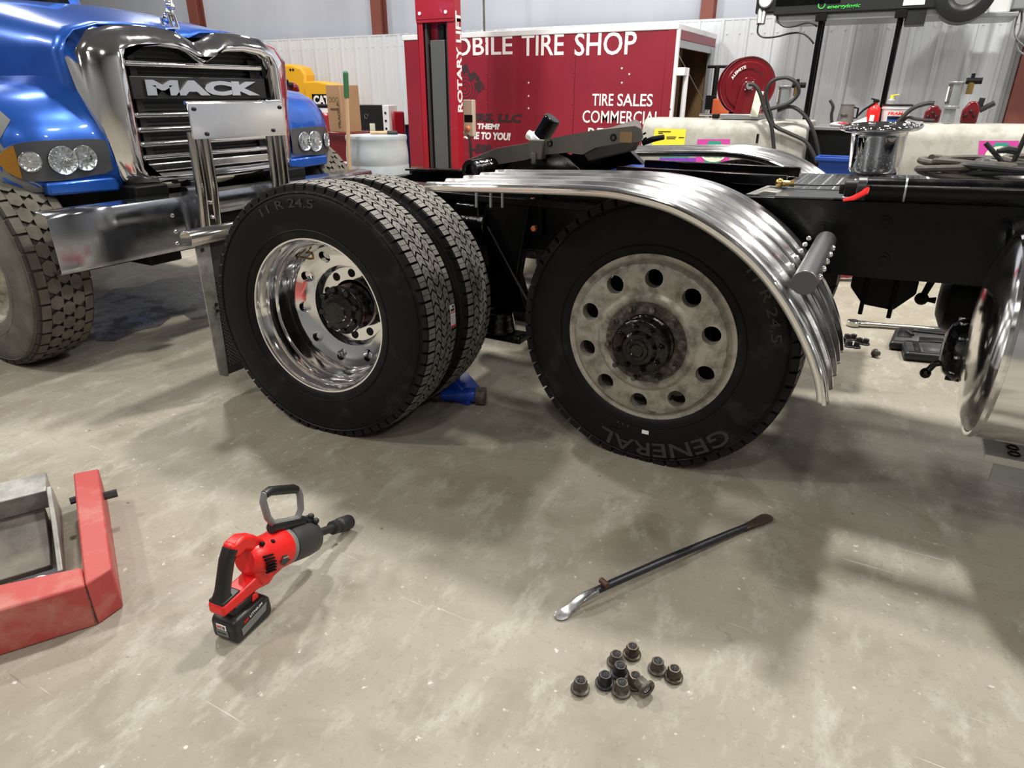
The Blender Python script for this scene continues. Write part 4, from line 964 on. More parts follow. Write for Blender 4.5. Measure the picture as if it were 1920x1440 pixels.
b = B(MG); b.prism([(.13, .0), (.42, .0), (.42, .03), (.33, .036), (.24, .06), (.18, .08), (.13, .078)], .02, .6); b.go('cradle_plate', mat('grimy_iron', (.16, .14, .118), .5, .4, c2=(.08, .07, .06), ns=6), t, .003)
b = B(MG); b.prism([(.06, .01), (.5, .01), (.5, .05), (.3, .1), (.16, .155), (.13, .155), (.1, .1)], -.015, .0); b.go('end_plate', grey_flap, t, .003)
b = B(MG); b.prism([(.43, .004), (.575, .004), (.575, .02), (.43, .02)], -.01, .6); b.go('pin_rail', iron_dark, t, .002)
for k in range(4): B(MG).lathe([(.0001, 0), (.016, 0), (.018, -.001)], 16, Matrix.Translation((.5, .0205, .1+.055*k)) @ Matrix.Rotation(PI/2, 4, 'X')).go('rail_hole', concrete_m, t)
c = MG @ Vector((.5, .034, .05)); b = B(); b.tube([c+Vector((.022*c_(a), .022*s_(a), 0)) for a in [2*PI*k/16 for k in range(16)]], .0045, 6, closed=True)
b.tube([c-Vector((.02, .0, 0)), c-Vector((.08, .035, .008))], .003, 6); b.tube([c-Vector((.02, .01, 0)), c-Vector((.045, .035, .0)), c-Vector((.08, .04, .008))], .003, 6); b.go('ring_pin', chrome_dull, t)

# blue bottle jack handle seen under the tires, with its light spot of metal
p = at(872, 728, Z=.06)
t = thing('floor_jack', 'blue jack body with brown end collar lying behind the rear tires', 'jack', (p.x, p.y, 0))
M_ = Matrix.Translation((p.x, p.y, 0))
b = B(M_); b.prism([(-.09, 0), (.06, 0), (.06, .05), (-.02, .12), (-.09, .13)], -.06, .06, Matrix.Rotation(PI/2, 4, 'X')); b.go('jack_body', blue_paint, t, .008)
b = B(M_); b.cyl((-.08, -.09, .045), (.075, -.02, .05), .03, 16, .036); b.go('jack_arm', blue_paint, t, .003)
b = B(M_); b.cyl((.075, -.02, .045), (.12, 0, .045), .043, 18); b.go('jack_collar', rust_brown, t, .005)
b = B(M_); b.cyl((-.11, -.105, .03), (-.08, -.09, .035), .026, 12); b.go('jack_foot', iron_rust, t, .005)

# torque wrench and socket case behind
p0 = at(1600, 606, Z=.02); p1 = at(1832, 626, Z=.02)+Vector((0, .04, 0)); dv = (p1-p0).normalized(); nv = Vector((-dv.y, dv.x, 0))
t = thing('torque_wrench', 'long chrome ratchet wrench on the floor beside the black socket case', 'hand tool', (p0.x, p0.y, 0))
b = B(); b.tube([p0, p0+dv*.06, p0+dv*.12, p0+dv*.4, p1-dv*.16, p1-dv*.15, p1], [.02, .022, .016, .016, .016, .019, .019], 14); b.go('wrench_bar', chrome_dull, t)
b = B(Matrix.Translation((p0.x, p0.y, .004))); b.lathe([(.0001, .03), (.02, .03), (.022, .033), (.036, .034), (.04, .03), (.04, .004), (.036, 0), (.0001, 0)], 28); hd = b.go('ratchet_head', chrome_dull, t)
B(Matrix.Translation((p0.x, p0.y, .037))).lathe([(.0001, .001), (.012, .003), (.026, .001), (.028, -.003)], 20).go('ratchet_disc', nut_dark, t)
t = thing('socket_case', 'open black plastic socket case with moulded recesses on the floor', 'tool case', (*at(1760, 645, Z=0).to_2d(), 0))
def case(c4, z, name, recess):
    pts = [Vector((q.x, q.y)) for q in c4]
    a = sum(pts[i].cross(pts[(i+1) % 4]) for i in range(4))
    if a < 0: pts = pts[::-1]
    o = B().prism([tuple(q) for q in pts], 0.001, z).go(name, black_plastic, t, .022, seg=4)
    def bil(u, v): return (1-u)*(1-v)*c4[0]+u*(1-v)*c4[1]+u*v*c4[2]+(1-u)*v*c4[3]
    B().loft([[Vector((*bil(u, v).to_2d(), z+.001)) for v in (.07, .93)] for u in (.04, .96)]).go('case_rim', dark_grey, o, thick=.002)
    for u0, u1, v0, v1, m in recess:
        B().add([Vector((*bil(u, v).to_2d(), z+.0028)) for u, v in ((u0, v0), (u1, v0), (u1, v1), (u0, v1))], [(0, 1, 2, 3)]).go('case_recess', m, o, thick=.0015)
    return o
z1 = .055
cA = [at(1668, 640, Z=z1), at(1850, 655, Z=z1), at(1840, 622, Z=z1), at(1680, 612, Z=z1)]
lid = case(cA, z1, 'case_tray', [(.05, .22, .3, .9, black_matt), (.26, .9, .62, .88, black_matt), (.3, .92, .15, .4, black_matt)])
cB = [at(1690, 656, Z=z1), at(1860, 670, Z=z1), at(1850, 643, Z=z1), at(1688, 637, Z=z1)]
cB = [at(1697, 660, Z=z1), at(1838, 672, Z=z1), at(1830, 645, Z=z1), at(1690, 637, Z=z1)]
case(cB, z1, 'case_lid', [(.14, .22, .1, .9, black_matt), (.26, .66, .15, .85, grey_flap if False else dark_grey), (.7, .86, .15, .9, black_matt)])
b = B(); q = [at(x, y, Z=z1+.008) for x, y in ((1700, 620), (1712, 628))]; b.tube(q, .008, 8); b.tube([at(1712, 620, Z=z1+.008), at(1790, 629, Z=z1+.008)], .006, 8); b.go('ratchet_in_case', socket_metal, t)
# red low beam far behind, seen under the frame
p = at(1560, 529, Z=.0); q = at(1660, 528, Z=.0)
t = thing('lift_arm', 'low red lift arm on the floor behind the chassis', 'lift arm', (p.x, p.y, 0))
b = B(); b.tube([(p.x-.5, p.y+.1, .07), (p.x+.1, p.y+.1, .07), (q.x, q.y+.25, .05)], .045, 8); b.go('arm_beam', red_paint, t); b = B(); b.tube([(p.x-.1, p.y-.05, .04), (q.x-.1, q.y+.05, .08)], .035, 8); b.go('arm_brace', red_paint, t)
# puddle below the blue truck
pts = [at(x, y, Z=0) for x, y in ((178, 560), (215, 541), (262, 538), (300, 524), (350, 520), (392, 528), (412, 545), (402, 572), (385, 580), (392, 596), (360, 600), (345, 590), (322, 594), (300, 612), (255, 622), (215, 640), (180, 640), (172, 600))]
wet = mat('wet_floor', (.06, .055, .045), .12, r2=.5, ns=6, mix=(.42, .6), spec=.6)
tag(B().prism([(p.x, p.y) for p in pts], .0004, .0015).go('puddle', wet, smooth=0), 'shallow water puddle on the floor under the blue truck bumper', 'puddle')

# ------------------------------------------------------------------ things on the chassis deck
DZ = lambda X: Zf(X)+.0105
p = at(1636, 326, Z=DZ(1.93)); 
t = thing('axle_hub_cover', 'shiny chrome hub cover standing brim up on the deck', 'hub cover', (p.x, p.y, DZ(p.x)))
Mh = Matrix.Translation((p.x, p.y, DZ(p.x)+.007)) @ Matrix.Rotation(-.075, 4, Vector((-.87, .49, 0)))
b = B(Mh); b.lathe([(.0001, 0), (.085, .0), (.098, .006), (.104, .02), (.112, .16), (.114, .172), (.12, .178), (.155, .184), (.165, .19), (.168, .197), (.165, .203), (.158, .2), (.15, .194), (.118, .188), (.112, .18), (.105, .03), (.09, .02), (.0001, .018)], 64); hc = b.go('cover_shell', mat('dark_chrome', (.6, .6, .61), .04, 1), t, smooth=50)
for k in range(10):
    a = 2*PI*k/10; B(Mh).lathe([(.0165, .0), (.0165, .012), (.013, .017), (.012, .012), (.012, 0)], 14, Matrix.Translation((.137*c_(a), .137*s_(a), .186))).go('nut_socket', chrome, hc, smooth=40)
zc_ = DZ(2.1)+.04
q0 = at(1618, 354, Z=zc_); 
dirx = Vector((1, .01, .035)).normalized()
t = thing('black_tube', 'thick black cylinder with a red tag lying along the deck edge', 'tube', (q0.x, q0.y, zc_-.04))
b = B(); b.cyl(q0, q0+dirx*1.7, .036, 28); b.go('tube_body', black_gloss, t)
b = B(); b.cyl(q0-dirx*.055, q0, .027, 18); b.go('tube_neck', black_matt, t, .003); B().cyl(q0-dirx*.07, q0-dirx*.055, .019, 8).go('tube_plug', black_matt, t, .002); B().cyl(q0-dirx*.018, q0+dirx*.012, .038, 28).go('tube_collar', black_plastic, t, .003)
B().lathe([(.036, 0), (.038, 0), (.038, .006), (.036, .006)], 28, Matrix.Translation(q0+dirx*.12) @ dirx.to_track_quat('Z', 'Y').to_matrix().to_4x4()).go('tube_band', grey_metal, t)
b = B(); b.tube([q0+Vector((.015, -.02, .02)), q0+Vector((.01, -.045, -.005)), q0+Vector((-.02, -.05, -.025)), q0+Vector((-.05, -.055, -.034))], [.008, .012, .01, .005], 8, flat=.4); b.go('red_tag', red_tool, t)
# coil of greasy air hoses
cc = at(1862, 331, Z=DZ(2.3)+.03)
t = thing('hose_coil', 'heap of coiled black and dirty air hoses on the deck', 'hoses', (cc.x, cc.y, DZ(cc.x)))
def coil(cx, cy, r, n, z, m, nm, rad=.011, sq=.55, seed=1, wob=.02):
    rnd = random.Random(seed); ph = [rnd.random()*6 for _ in range(4)]; pts = []
    N_ = int(n*28)
    for i in range(N_):
        a = i/28*2*PI; rr = r*(1-.05*i/28)+wob*math.sin(a*.7+ph[0])
        pts.append((cx+rr*c_(a+ph[1]), cy+rr*sq*s_(a+ph[1]), DZ(cx)+z+.028+.016*(i/28)+.010*math.sin(a*1.3+ph[2])))
    return B().tube(pts, rad, 8).go(nm, m, t)
coil(cc.x-.03, cc.y+.05, .2, 3, .0, hose_dirty, 'dirty_hose', .014, .6, 3)
coil(cc.x-.10, cc.y+.02, .14, 2.5, .015, hose_dirty, 'dirty_hose', .013, .6, 5, .03)
coil(cc.x-.06, cc.y+.08, .16, 1.5, .03, hose_dirty, 'dirty_hose', .013, .5, 15, .04)
coil(cc.x+.08, cc.y-.03, .21, 2, .005, hose_black, 'black_hose', .011, .5, 8)
coil(cc.x+.12, cc.y+.06, .17, 2, .03, hose_black, 'black_hose', .013, .55, 9)
coil(cc.x+.16, cc.y+.06, .12, 2, .045, hose_dirty, 'dirty_hose', .013, .6, 19)
coil(cc.x+.05, cc.y+.0, .13, 2, .01, chrome_dull, 'wrapped_hose', .015, .55, 12)
a1 = at(1848, 268, Y=cc.y); a2 = at(1892, 318, Y=cc.y); B().tube([a1, (a1+a2)/2, a2], .009, 8).go('hose_end', hose_black, t)
a1 = at(1870, 283, Y=cc.y-.02); a2 = at(1905, 283, Y=cc.y); B().tube([a1, (a1+a2)/2+Vector((0, 0, .006)), a2], [.008, .014, .014], 8).go('hose_end', hose_black, t)
a1 = at(1925, 250, Y=cc.y); a2 = at(1902, 300, Y=cc.y); B().tube([a1, (a1+a2)/2, a2, a2-Vector((.01, 0, .05))], .009, 8).go('hose_end', hose_black, t)
# bolted strips beyond the near fender
b = B(); X0, X1 = .9, 1.62; b.box((X0, 1.02, Zf(1.2)+.03), (X1, 1.06, Zf(1.2)+.07)); b.box((X0, 1.40, Zf(1.2)+.03), (X1, 1.44, Zf(1.2)+.07)); b.go('slider_rail', black_gloss, truck, .003)
# oil filter canister standing behind the plate
p = at(1022, 245, Y=2.9)
t = thing('filter_head', 'black oil filter screwed on a silver head, tilted, above the fifth wheel', 'oil filter', (p.x-.05, p.y, 1.05))
d = Vector((.55, 0, .8)).normalized(); 
b = B(); b.cyl(p-d*.06, p+d*.11, .065, 24); b.go('canister', black_gloss, t, .01); b = B(); b.cyl(p-d*.1, p-d*.055, .075, 20); b.cyl(p-d*.085-Vector((.1, 0, -.04)), p-d*.085, .035, 12); b.go('filter_mount', white_paint, t, .006)
b = B(); b.cyl((p.x-.06, p.y, 1.0), p-d*.08, .02, 8); b.go('filter_pipe', grey_metal, t)
B().cyl((p.x-.06, p.y, 0), (p.x-.06, p.y, 1.0), .03, 12).go('stand_post', grey_metal, t)

# ------------------------------------------------------------------ red enclosed trailer along the back
YT = 5.95; XL = at(761, 150, Y=YT).x; XR = at(1264, 120, Y=YT).x; ZT = 2.03; ZB = .45; TD = 1.6
t = thing('cargo_trailer', 'dark red enclosed cargo trailer with white tire shop lettering', 'trailer', ((XL+XR)/2, YT+.9, 0))
xs = [XL, at(914, 130, Y=YT).x-.0, at(1078, 130, Y=YT).x, XR-.1]
for i in range(3):
    pnl = B().box((xs[i]+.002, YT, ZB), (xs[i+1]-.002, YT+.03, ZT)).go('side_sheet', red_trailer, t, .003)
B().box((XR-.1, YT-.006, ZB), (XR, YT+.03, ZT)).go('corner_post', red_trailer, t, .004)
for X in (xs[1], xs[2]):
    for k in range(9): B().sphere((X-.02, YT-.001, .6+k*.17), .008, 5).go('rivet', red_trailer, t)
for px_, py_ in ((991, 155), (991, 180), (991, 203), (1166, 128), (1180, 139), (1166, 155), (1256, 205), (1244, 206)):
    p = at(px_, py_, Y=YT-.002); B().cyl((p.x, YT, p.z), (p.x, YT-.004, p.z), .011, 8).go('screw', white_paint, t)
B().box((XL-.02, YT-.012, ZT-.002), (XR+.02, YT+TD+.05, ZT+.06)).go('roof_rail', white_paint, t, .008)
B().box((XL, YT+TD, ZB), (XR, YT+TD+.03, ZT)).go('far_side', wood_dark, t)
B().box((XL, YT+.03, ZB), (XL+.03, YT+TD, ZT)).go('nose_wall', red_trailer, t)
B().box((XL, YT, ZB-.06), (XR, YT+TD, ZB)).go('trailer_floor', wood_dark, t)
B().box((XR-.03, YT, ZT-.09), (XR+.015, YT+TD+.03, ZT)).go('rear_header', red_trailer, t, .003)
B().box((XR-.02, YT, ZT-.17), (XR+.01, YT+TD+.03, ZT-.09)).go('header_trim', grey_metal, t, .003)
B().box((XR-.01, YT-.004, ZB), (XR+.03, YT+.05, ZT)).go('door_frame', white_paint, t, .003)
B().box((XR-.03, YT+TD-.12, ZB), (XR+.02, YT+TD+.03, ZT-.1)).go('door_frame', grey_metal, t, .003)
B().box((XR-.5, YT+1.0, ZB), (XR-.3, YT+1.3, ZT-.1)).go('plywood_post', wood_dark, t, .004)
b = B(); b.cyl((XR+.1, YT+.15, 1.05), (XR+.1, YT+.15, 1.65), .03, 12); b.box((XR-.02, YT+.02, 1.58), (XR+.12, YT+.2, 1.66)); b.go('gas_strut', white_paint, t, .004)
B().cyl((XR+.1, YT+.15, .8), (XR+.1, YT+.15, 1.1), .06, 12).go('strut_sleeve', black_matt, t)
B().cyl((XR+.02, YT+.03, 1.8), (XR+.05, YT+TD-.1, 1.2), .006, 6).go('door_cable', grey_metal, t)
for X in ((XL+XR)/2-.4, (XL+XR)/2+.4):
    b = B(FY((X, YT-.02, .34))); b.lathe([(.18, -.2), (.3, -.19), (.34, -.15), (.34, -.05), (.3, 0), (.18, -.01)], 32); b.go('trailer_wheel', rubber, t)
def tfit(s, x0, y0, x1, y1, m, par, Y, **k):               # lettering between two corners of the sheet (lower left, upper right)
    a = at(x0, y0, Y=Y); c = at(x1, y1, Y=Y)
    return text(s, FY((a.x, Y, a.z)), c.x-a.x, c.z-a.z, m, par, **k)
for wd_, b_ in (('MOBILE', (822, 106, 961, 66)), ('TIRE', (978, 105, 1058, 62)), ('SHOP', (1077, 105, 1195, 58)), ('TIRE', (1110, 198, 1151, 176)), ('SALES', (1157, 199, 1225, 176))):
    tfit(wd_, *b_, white_text, t, YT-.001, bold=.012)
for s, b_ in (('COMMERCIAL', (1092, 230, 1239, 209)), ('REPAIRS', (1102, 262, 1205, 242))):
    tfit(s, *b_, white_text, t, YT-.001, bold=.008)
p = at(838, 215, Y=YT)
text("SON'S", FY((p.x, YT-.001, p.z)), .69, .12, black_text, t, bold=.05, bend=(.56, math.radians(98), 1))
tfit('TIRE, LLC', 872, 230, 976, 214, black_text, t, YT-.001, bold=.05, shear=.2)
tfit('THEM?', 894, 242, 936, 232, white_text, t, YT-.001, bold=.05, shear=.15)
tfit("WE COME TO YOU!", 838, 259, 956, 249, white_text, t, YT-.001, bold=.05, shear=.15)
tfit('1-580', 878, 286, 921, 271, black_text, t, YT-.001, bold=.05, shear=.15)
p = at(872, 166, Y=YT); b = B(FY((p.x, YT-.001, p.z)))
for r in (.2, .16, .12, .08, .04): b.lathe([(r, .002), (r-.008, .002)], 28)
b.go('tire_emblem', black_text, t, smooth=0)
# tongue box / blue bin seen at the nose
p = at(748, 240, Y=6.5)
# ------------------------------------------------------------------ red two post lift column
YL = 4.8; X0, X1 = at(779, 0, Y=YL).x, at(853, 60, Y=YL).x; SD = at(866, 100, X=X1).y-YL
t = thing('lift_column', 'tall red vehicle lift column with white lettering and grey inner ram', 'vehicle lift', ((X0+X1)/2, YL+.1, 0))
b = B(); b.box((X0, YL, 0), (X0+.075, YL+.02, 3.6)); b.box((X0, YL, 0), (X0+.02, YL+SD, 3.6)); b.go('left_channel', red_paint, t, .004)
b = B(); b.box((X1-.10, YL, 0), (X1, YL+.02, 3.6)); b.box((X1-.02, YL, 0), (X1, YL+SD, 3.6)); b.go('right_channel', red_paint, t, .004)
B().box((X0+.02, YL+SD-.02, 0), (X1-.02, YL+SD, 3.6)).go('back_plate', red_paint, t)
b = B(); b.box((X0, YL-.01, 2.1), (X1, YL+SD, 2.13)); b.box((X0, YL-.015, 2.13), (X1, YL, 3.6)); b.go('head_plate', red_paint, t, .003)
for X in (X0+.06, X1-.1): B().cyl((X, YL-.015, 2.19), (X, YL-.025, 2.19), .018, 10).go('head_bolt', white_paint, t)
B().box((X0+.15, YL+.03, .1), (X0+.34, YL+SD-.03, 1.93)).go('inner_ram', mat('ram_grey', (.085, .09, .088), .45), t, .006)
B().box((X0+.25, YL+.04, 1.93), (X0+.33, YL+.12, 2.08)).go('chain_pin', black_matt, t, .01)
for X in (X0+.085, X1-.135): B().box((X, YL+.03, .05), (X+.03, YL+.12, 2.1)).go('guide_rail', dark_grey, t)
for X in (X0+.14, X1-.2): B().box((X+.0, YL+.06, .78), (X+.035, YL+.1, .9)).go('guide_pad', brass, t)
text('ROTARY LIFT', frame((X1+.001, YL+SD-.015, 1.2), (0, 0, 1), (0, -1, 0)), 1.0, SD*.78, white_text, t, bold=.03, ext=.004)
B().box((X0-.2, YL-.1, 0), (X1+.12, YL+SD+.1, .03)).go('base_plate', red_paint, t, .004)
p = at(871, 255, Y=YL+.5); q = at(887, 187, Y=YL+.5); YL += .3
t = thing('control_box', 'cream control box with a cable beside the red lift column', 'control box', ((p.x+q.x)/2, YL+.25, p.z))
B().box((p.x, YL+.18, p.z), (q.x, YL+.26, q.z)).go('box_body', mat('cream_enamel', (.55, .47, .36), .5), t, .01)
B().box((p.x+.02, YL+.176, p.z+.16), (q.x-.0, YL+.18, p.z+.24)).go('box_decal', black_matt, t); B().sphere((p.x+.07, YL+.175, p.z+.09), .035, 8).go('push_button', copper, t)
B().tube([(p.x+.05, YL+.2, p.z+.02), (p.x+.1, YL+.15, p.z-.02), (p.x+.12, YL+.15, p.z-.1), (p.x+.13, YL+.15, p.z-.35)], .016, 8).go('box_cable', hose_black, t)
b = B(); b.tube([(p.x+.02, YL+.3, 0.02), (p.x+.02, YL+.3, p.z+.02)], .02, 8); b.go('box_post', red_paint, t)

# ------------------------------------------------------------------ drum, tub, box, mop, pickup and yellow machine
YD = 3.95
pl_ = at(656, 262, Y=YD); pr_2 = at(758, 262, Y=YD); R_ = (pr_2.x-pl_.x)/2; cx = (pl_.x+pr_2.x)/2; zt = at(700, 253, Y=YD).z
R_ = .33; t = thing('plastic_drum', 'white translucent plastic drum in front of the pickup bed', 'drum', (cx, YD, 0))
b = B(Matrix.Translation((cx, YD, 0))); b.lathe([(.0001, zt-.02), (R_*.9, zt-.02), (R_*.93, zt), (R_*.97, zt), (R_*.985, zt-.02), (R_*.975, zt-.04), (R_*.955, zt-.06), (R_*.98, zt-.13), (R_, zt-.2), (R_*.995, zt-.28), (R_*.985, zt-.285), (R_, zt-.3), (R_, .35), (R_*.985, .33), (R_, .31), (R_*.97, .03), (R_*.9, .0), (.0001, 0)], 40)
b.go('drum_body', drum_white, t, smooth=60)
a = at(706, 252, Y=YD+.1); c = at(752, 254, Y=YD+.2)
t2 = thing('pry_handle', 'long handled tool lying across the top of the white drum', 'hand tool', ((a.x+c.x)/2, YD+.0, zt)); b = B(); b.cyl((a.x, YD+.0, zt+.02), (c.x-.1, YD+.1, zt+.022), .018, 8); b.go('tool_handle', wood, t2); b = B(); b.cyl((c.x-.1, YD+.1, zt+.022), (c.x+.0, YD+.14, zt+.022), .02, 8); b.go('tool_head', iron_dark, t2)
# mop stick
p = at(648, 138, Y=3.55); q = at(656, 330, Y=3.55); k_ = (p-q)/(p.z-q.z)
t = thing('broom_handle', 'pale wooden stick with a green rubber grip standing left of the drum', 'broom', (q.x-k_.x*q.z, 3.55, 0))
foot = q-k_*(q.z-.02); g0 = at(650, 183, Y=3.55)
B().cyl(foot, g0, .02, 12).go('stick', wood, t); b = B(); b.cyl(g0, p, .026, 12); b.sphere(p, .026, 8); b.go('grip_sleeve', green_grip, t)
B().box((foot.x-.15, 3.5, 0), (foot.x+.15, 3.6, .06)).go('broom_head', black_matt, t, .01)
# red tub with printed band
YB = 4.1; p = at(603, 247, Y=YB); q = at(652, 325, Y=YB)
t = thing('red_parts_bin', 'dark red bin with a white striped label below the cardboard box', 'bin', ((p.x+q.x)/2, YB+.25, 0))
b = B(); zt2 = p.z
b.loft([[(x, y, z) for x, y in ((p.x+d, YB+d), (q.x+.1-d, YB+d), (q.x+.1-d, YB+.5-d), (p.x+d, YB+.5-d))] for z, d in ((.0, .06), (zt2-.03, .01), (zt2-.03, -.015), (zt2, -.015))], close=True, caps=True); b.go('bin_body', red_reel, t, .008)
zz = at(620, 302, Y=YB).z
for z0, z1_, m in ((zz-.02, zz, white_text), (zz-.14, zz-.03, red_tool), (zz-.16, zz-.145, white_text)): B().box((p.x+.06, YB-.004, z0), (q.x+.02, YB+.06, z1_)).go('label_band', m, t)
text('ULTRA', FY((p.x+.14, YB-.005, zz-.3)), .3, .06, white_text, t, bold=.03)
# cardboard box on the bin
p = at(604, 163, Y=YB); q = at(634, 248, Y=YB); r_ = at(663, 166, Y=YB+.35)
t = thing('cardboard_box', 'tall brown cardboard box standing on the dark red bin', 'box', ((p.x+r_.x)/2, YB+.25, zt2))
x0, x1_ = p.x, at(637, 170, Y=YB).x; zt3 = p.z+.02
pts = [(x0+.02, YB+.03), (x1_, YB+.0), (x1_+.04, YB+.26), (x0+.1, YB+.3)]
o = B().prism(pts, zt2+.001, zt3).go('carton', cardboard, t, .004)
fr = Vector((x1_-x0-.02, -.03, 0)).normalized(); Mb = frame((x0+.02, YB+.028, zt2), fr, (0, 0, 1)); wB = x1_-x0-.02
for k in range(3): B(Mb).lathe([(.026, .002), (.021, .002)], 14, Matrix.Translation((.06+k*.06, .34, 0))).go('print_mark', ink, o, smooth=0)
B(Mb).box((.05, .235, 0), (.17, .25, .002)).go('print_mark', ink, o)
text('FRAGILE', frame(Mb @ Vector((wB-.03, .05, 0)), (0, 0, 1), -fr), .26, .04, ink, o, ext=.002)
# pickup truck with open black bed, tail towards us
YP = 5.0
t = thing('pickup_truck', 'white pickup with open black lined bed and red tail lamps behind the drum', 'pickup truck', (at(660, 230, Y=YP).x, YP+1, 0))
xl = at(556, 215, Y=YP).x-1.2; xe = at(722, 215, Y=YP+.85).x; zr = at(660, 196, Y=YP+.85).z+.0; zb_ = at(660, 252, Y=YP).z
B().box((xl, YP+.25, .55), (at(600, 220, Y=YP).x, YP+.32, zr-.03)).go('near_bedside', white_paint, t, .01)
B().box((xl, YP+.24, zr-.03), (at(612, 220, Y=YP).x, YP+.34, zr)).go('bed_rail_cap', black_matt, t, .006)
B().box((xe-1.3, YP+.85, zb_-.2), (xe, YP+.92, zr)).go('tailgate_liner', black_plastic, t, .01)
B().box((xe-.005, YP+.8, zb_-.2), (xe+.1, YP+1.0, zr)).go('bed_end_post', white_paint, t, .01)
p = at(698, 193, Y=YP+.3)
b = B(FY((xe-.33, YP+.848, zr-.15))); b.lathe([(.035, .0), (.035, .01), (.02, .012)], 16); b.go('latch_ring', chrome_dull, t)
B().box((xe-.28, YP+.84, zr-.38), (xe-.19, YP+.85, zr-.24)).go('paper_tag', cream, t)
for zq in (.1, .2, .3): B().cyl((xe+.05, YP+.8, zr-zq), (xe+.05, YP+.79, zr-zq), .015, 8).go('post_bolt', black_matt, t)
B().box((xe+.1, YP+.85, zb_-.1), (xe+.15, YP+1.1, zr-.08)).go('tail_lamp', red_lens, t, .03)
p = at(597, 215, Y=YP); q = at(606, 248, Y=YP)
B().box((at(583, 230, Y=YP).x, YP+.1, q.z), (at(612, 230, Y=YP).x, YP+.4, at(600, 212, Y=YP).z)).go('tail_lamp', red_lens, t, .04)
B().box((xl, YP+.3, .5), (xe, YP+.84, .6)).go('bed_floor', black_plastic, t)
B().box((xl-1.8, YP+.2, .45), (xl, YP+1.2, zr+.1)).go('cab_body', white_paint, t, .08)
for X in (xl+.6, xl-1.8):
    b = B(FY((X, YP+.3, .38))); b.lathe([(.2, -.24), (.34, -.23), (.38, -.18), (.38, -.05), (.34, 0), (.2, -.01)], 32); b.go('pickup_wheel', rubber, t)
# small red engine part on the white bucket left of it
p = at(535, 170, Y=4.6)
t = thing('red_pump', 'small dark red pump with black knobs on a white pail near the blue fender', 'pump', (p.x, 4.7, p.z-.12))
b = B(); b.sphere(p+Vector((0, .1, .02)), .1, 10, (1.2, .8, .8)); b.cyl(p+Vector((-.1, .05, .08)), p+Vector((.12, .05, .0)), .045, 12); b.go('pump_body', red_reel, t)
for d in ((-.05, 0, .1), (.1, 0, .06), (.03, 0, .1)): B().sphere(p+Vector(d), .035, 8).go('pump_knob', black_matt, t)
t = thing('white_pail', 'white pail under the small dark red pump', 'pail', (p.x, 4.75, 0)); b = B(Matrix.Translation((p.x-.02, 4.75, 0))); b.lathe([(.0001, 0), (.15, 0), (.17, p.z-.14), (.18, p.z-.14), (.18, p.z-.075), (.0001, p.z-.075)], 24); b.go('pail_body', white_paint, t)
# yellow machine
YY = 7.1
t = thing('yellow_loader', 'yellow construction machine hood by the white wall', 'loader', (at(570, 170, Y=YY).x, YY+.5, 0))
a = at(509, 123, Y=YY); c = at(568, 122, Y=YY); e = at(572, 197, Y=YY)
b = B(FY((0, 0, 0))); b.prism([(a.x-1.5, .0), (e.x, .0), (e.x, e.z), (c.x+.02, c.z-.15), (c.x-.05, c.z-.03), (c.x-.3, c.z+.02), (a.x-1.5, c.z+.02)], -YY-.25, -YY); b.go('machine_cab', yellow_paint, t, .04, seg=3)
a2 = at(571, 153, Y=YY); c2_ = at(645, 162, Y=YY)
b = B(FY((0, 0, 0))); b.prism([(a2.x+.02, .0), (c2_.x, .0), (c2_.x, c2_.z-.03), (c2_.x-.25, a2.z-.03), (a2.x+.3, a2.z+.01), (a2.x+.02, a2.z)], -YY-.25, -YY+.05); b.go('machine_hood', yellow_paint, t, .03, seg=3)
for px_ in (544, 549): p = at(px_, 131, Y=YY-.01); B().cyl((p.x, YY-.01, p.z), (p.x, YY+.02, p.z), .02, 8).go('vent_hole', black_matt, t)
p = at(588, 196, Y=YY-.06); q = at(616, 179, Y=YY-.06)
B().prism([(p.x-.02, p.z-.03), (q.x+.06, p.z-.03), (q.x+.06, q.z+.02), (p.x-.02, q.z+.02)], YY*0-(-YY+.0)*0, .004, FY((0, YY-.055, 0))).go('logo_patch', black_matt, t)
text('CAT', FY((p.x+.01, YY-.06, p.z+.0)), q.x-p.x, q.z-p.z, white_text, t, bold=.05)
# blue and grey bins between the pickup and the lift
p = at(742, 237, Y=6.35); q = at(757, 252, Y=6.35)
t = thing('blue_crate', 'small dark blue crate between the pickup and the red lift column', 'crate', (p.x, 6.5, 0)); B().box((p.x, 6.35, 0), (q.x, 6.7, p.z)).go('crate_body', blue_plastic, t, .01); B().box((p.x-.02, 6.34, p.z-.02), (q.x+.01, 6.72, p.z+.02)).go('crate_rim', black_matt, t, .004)

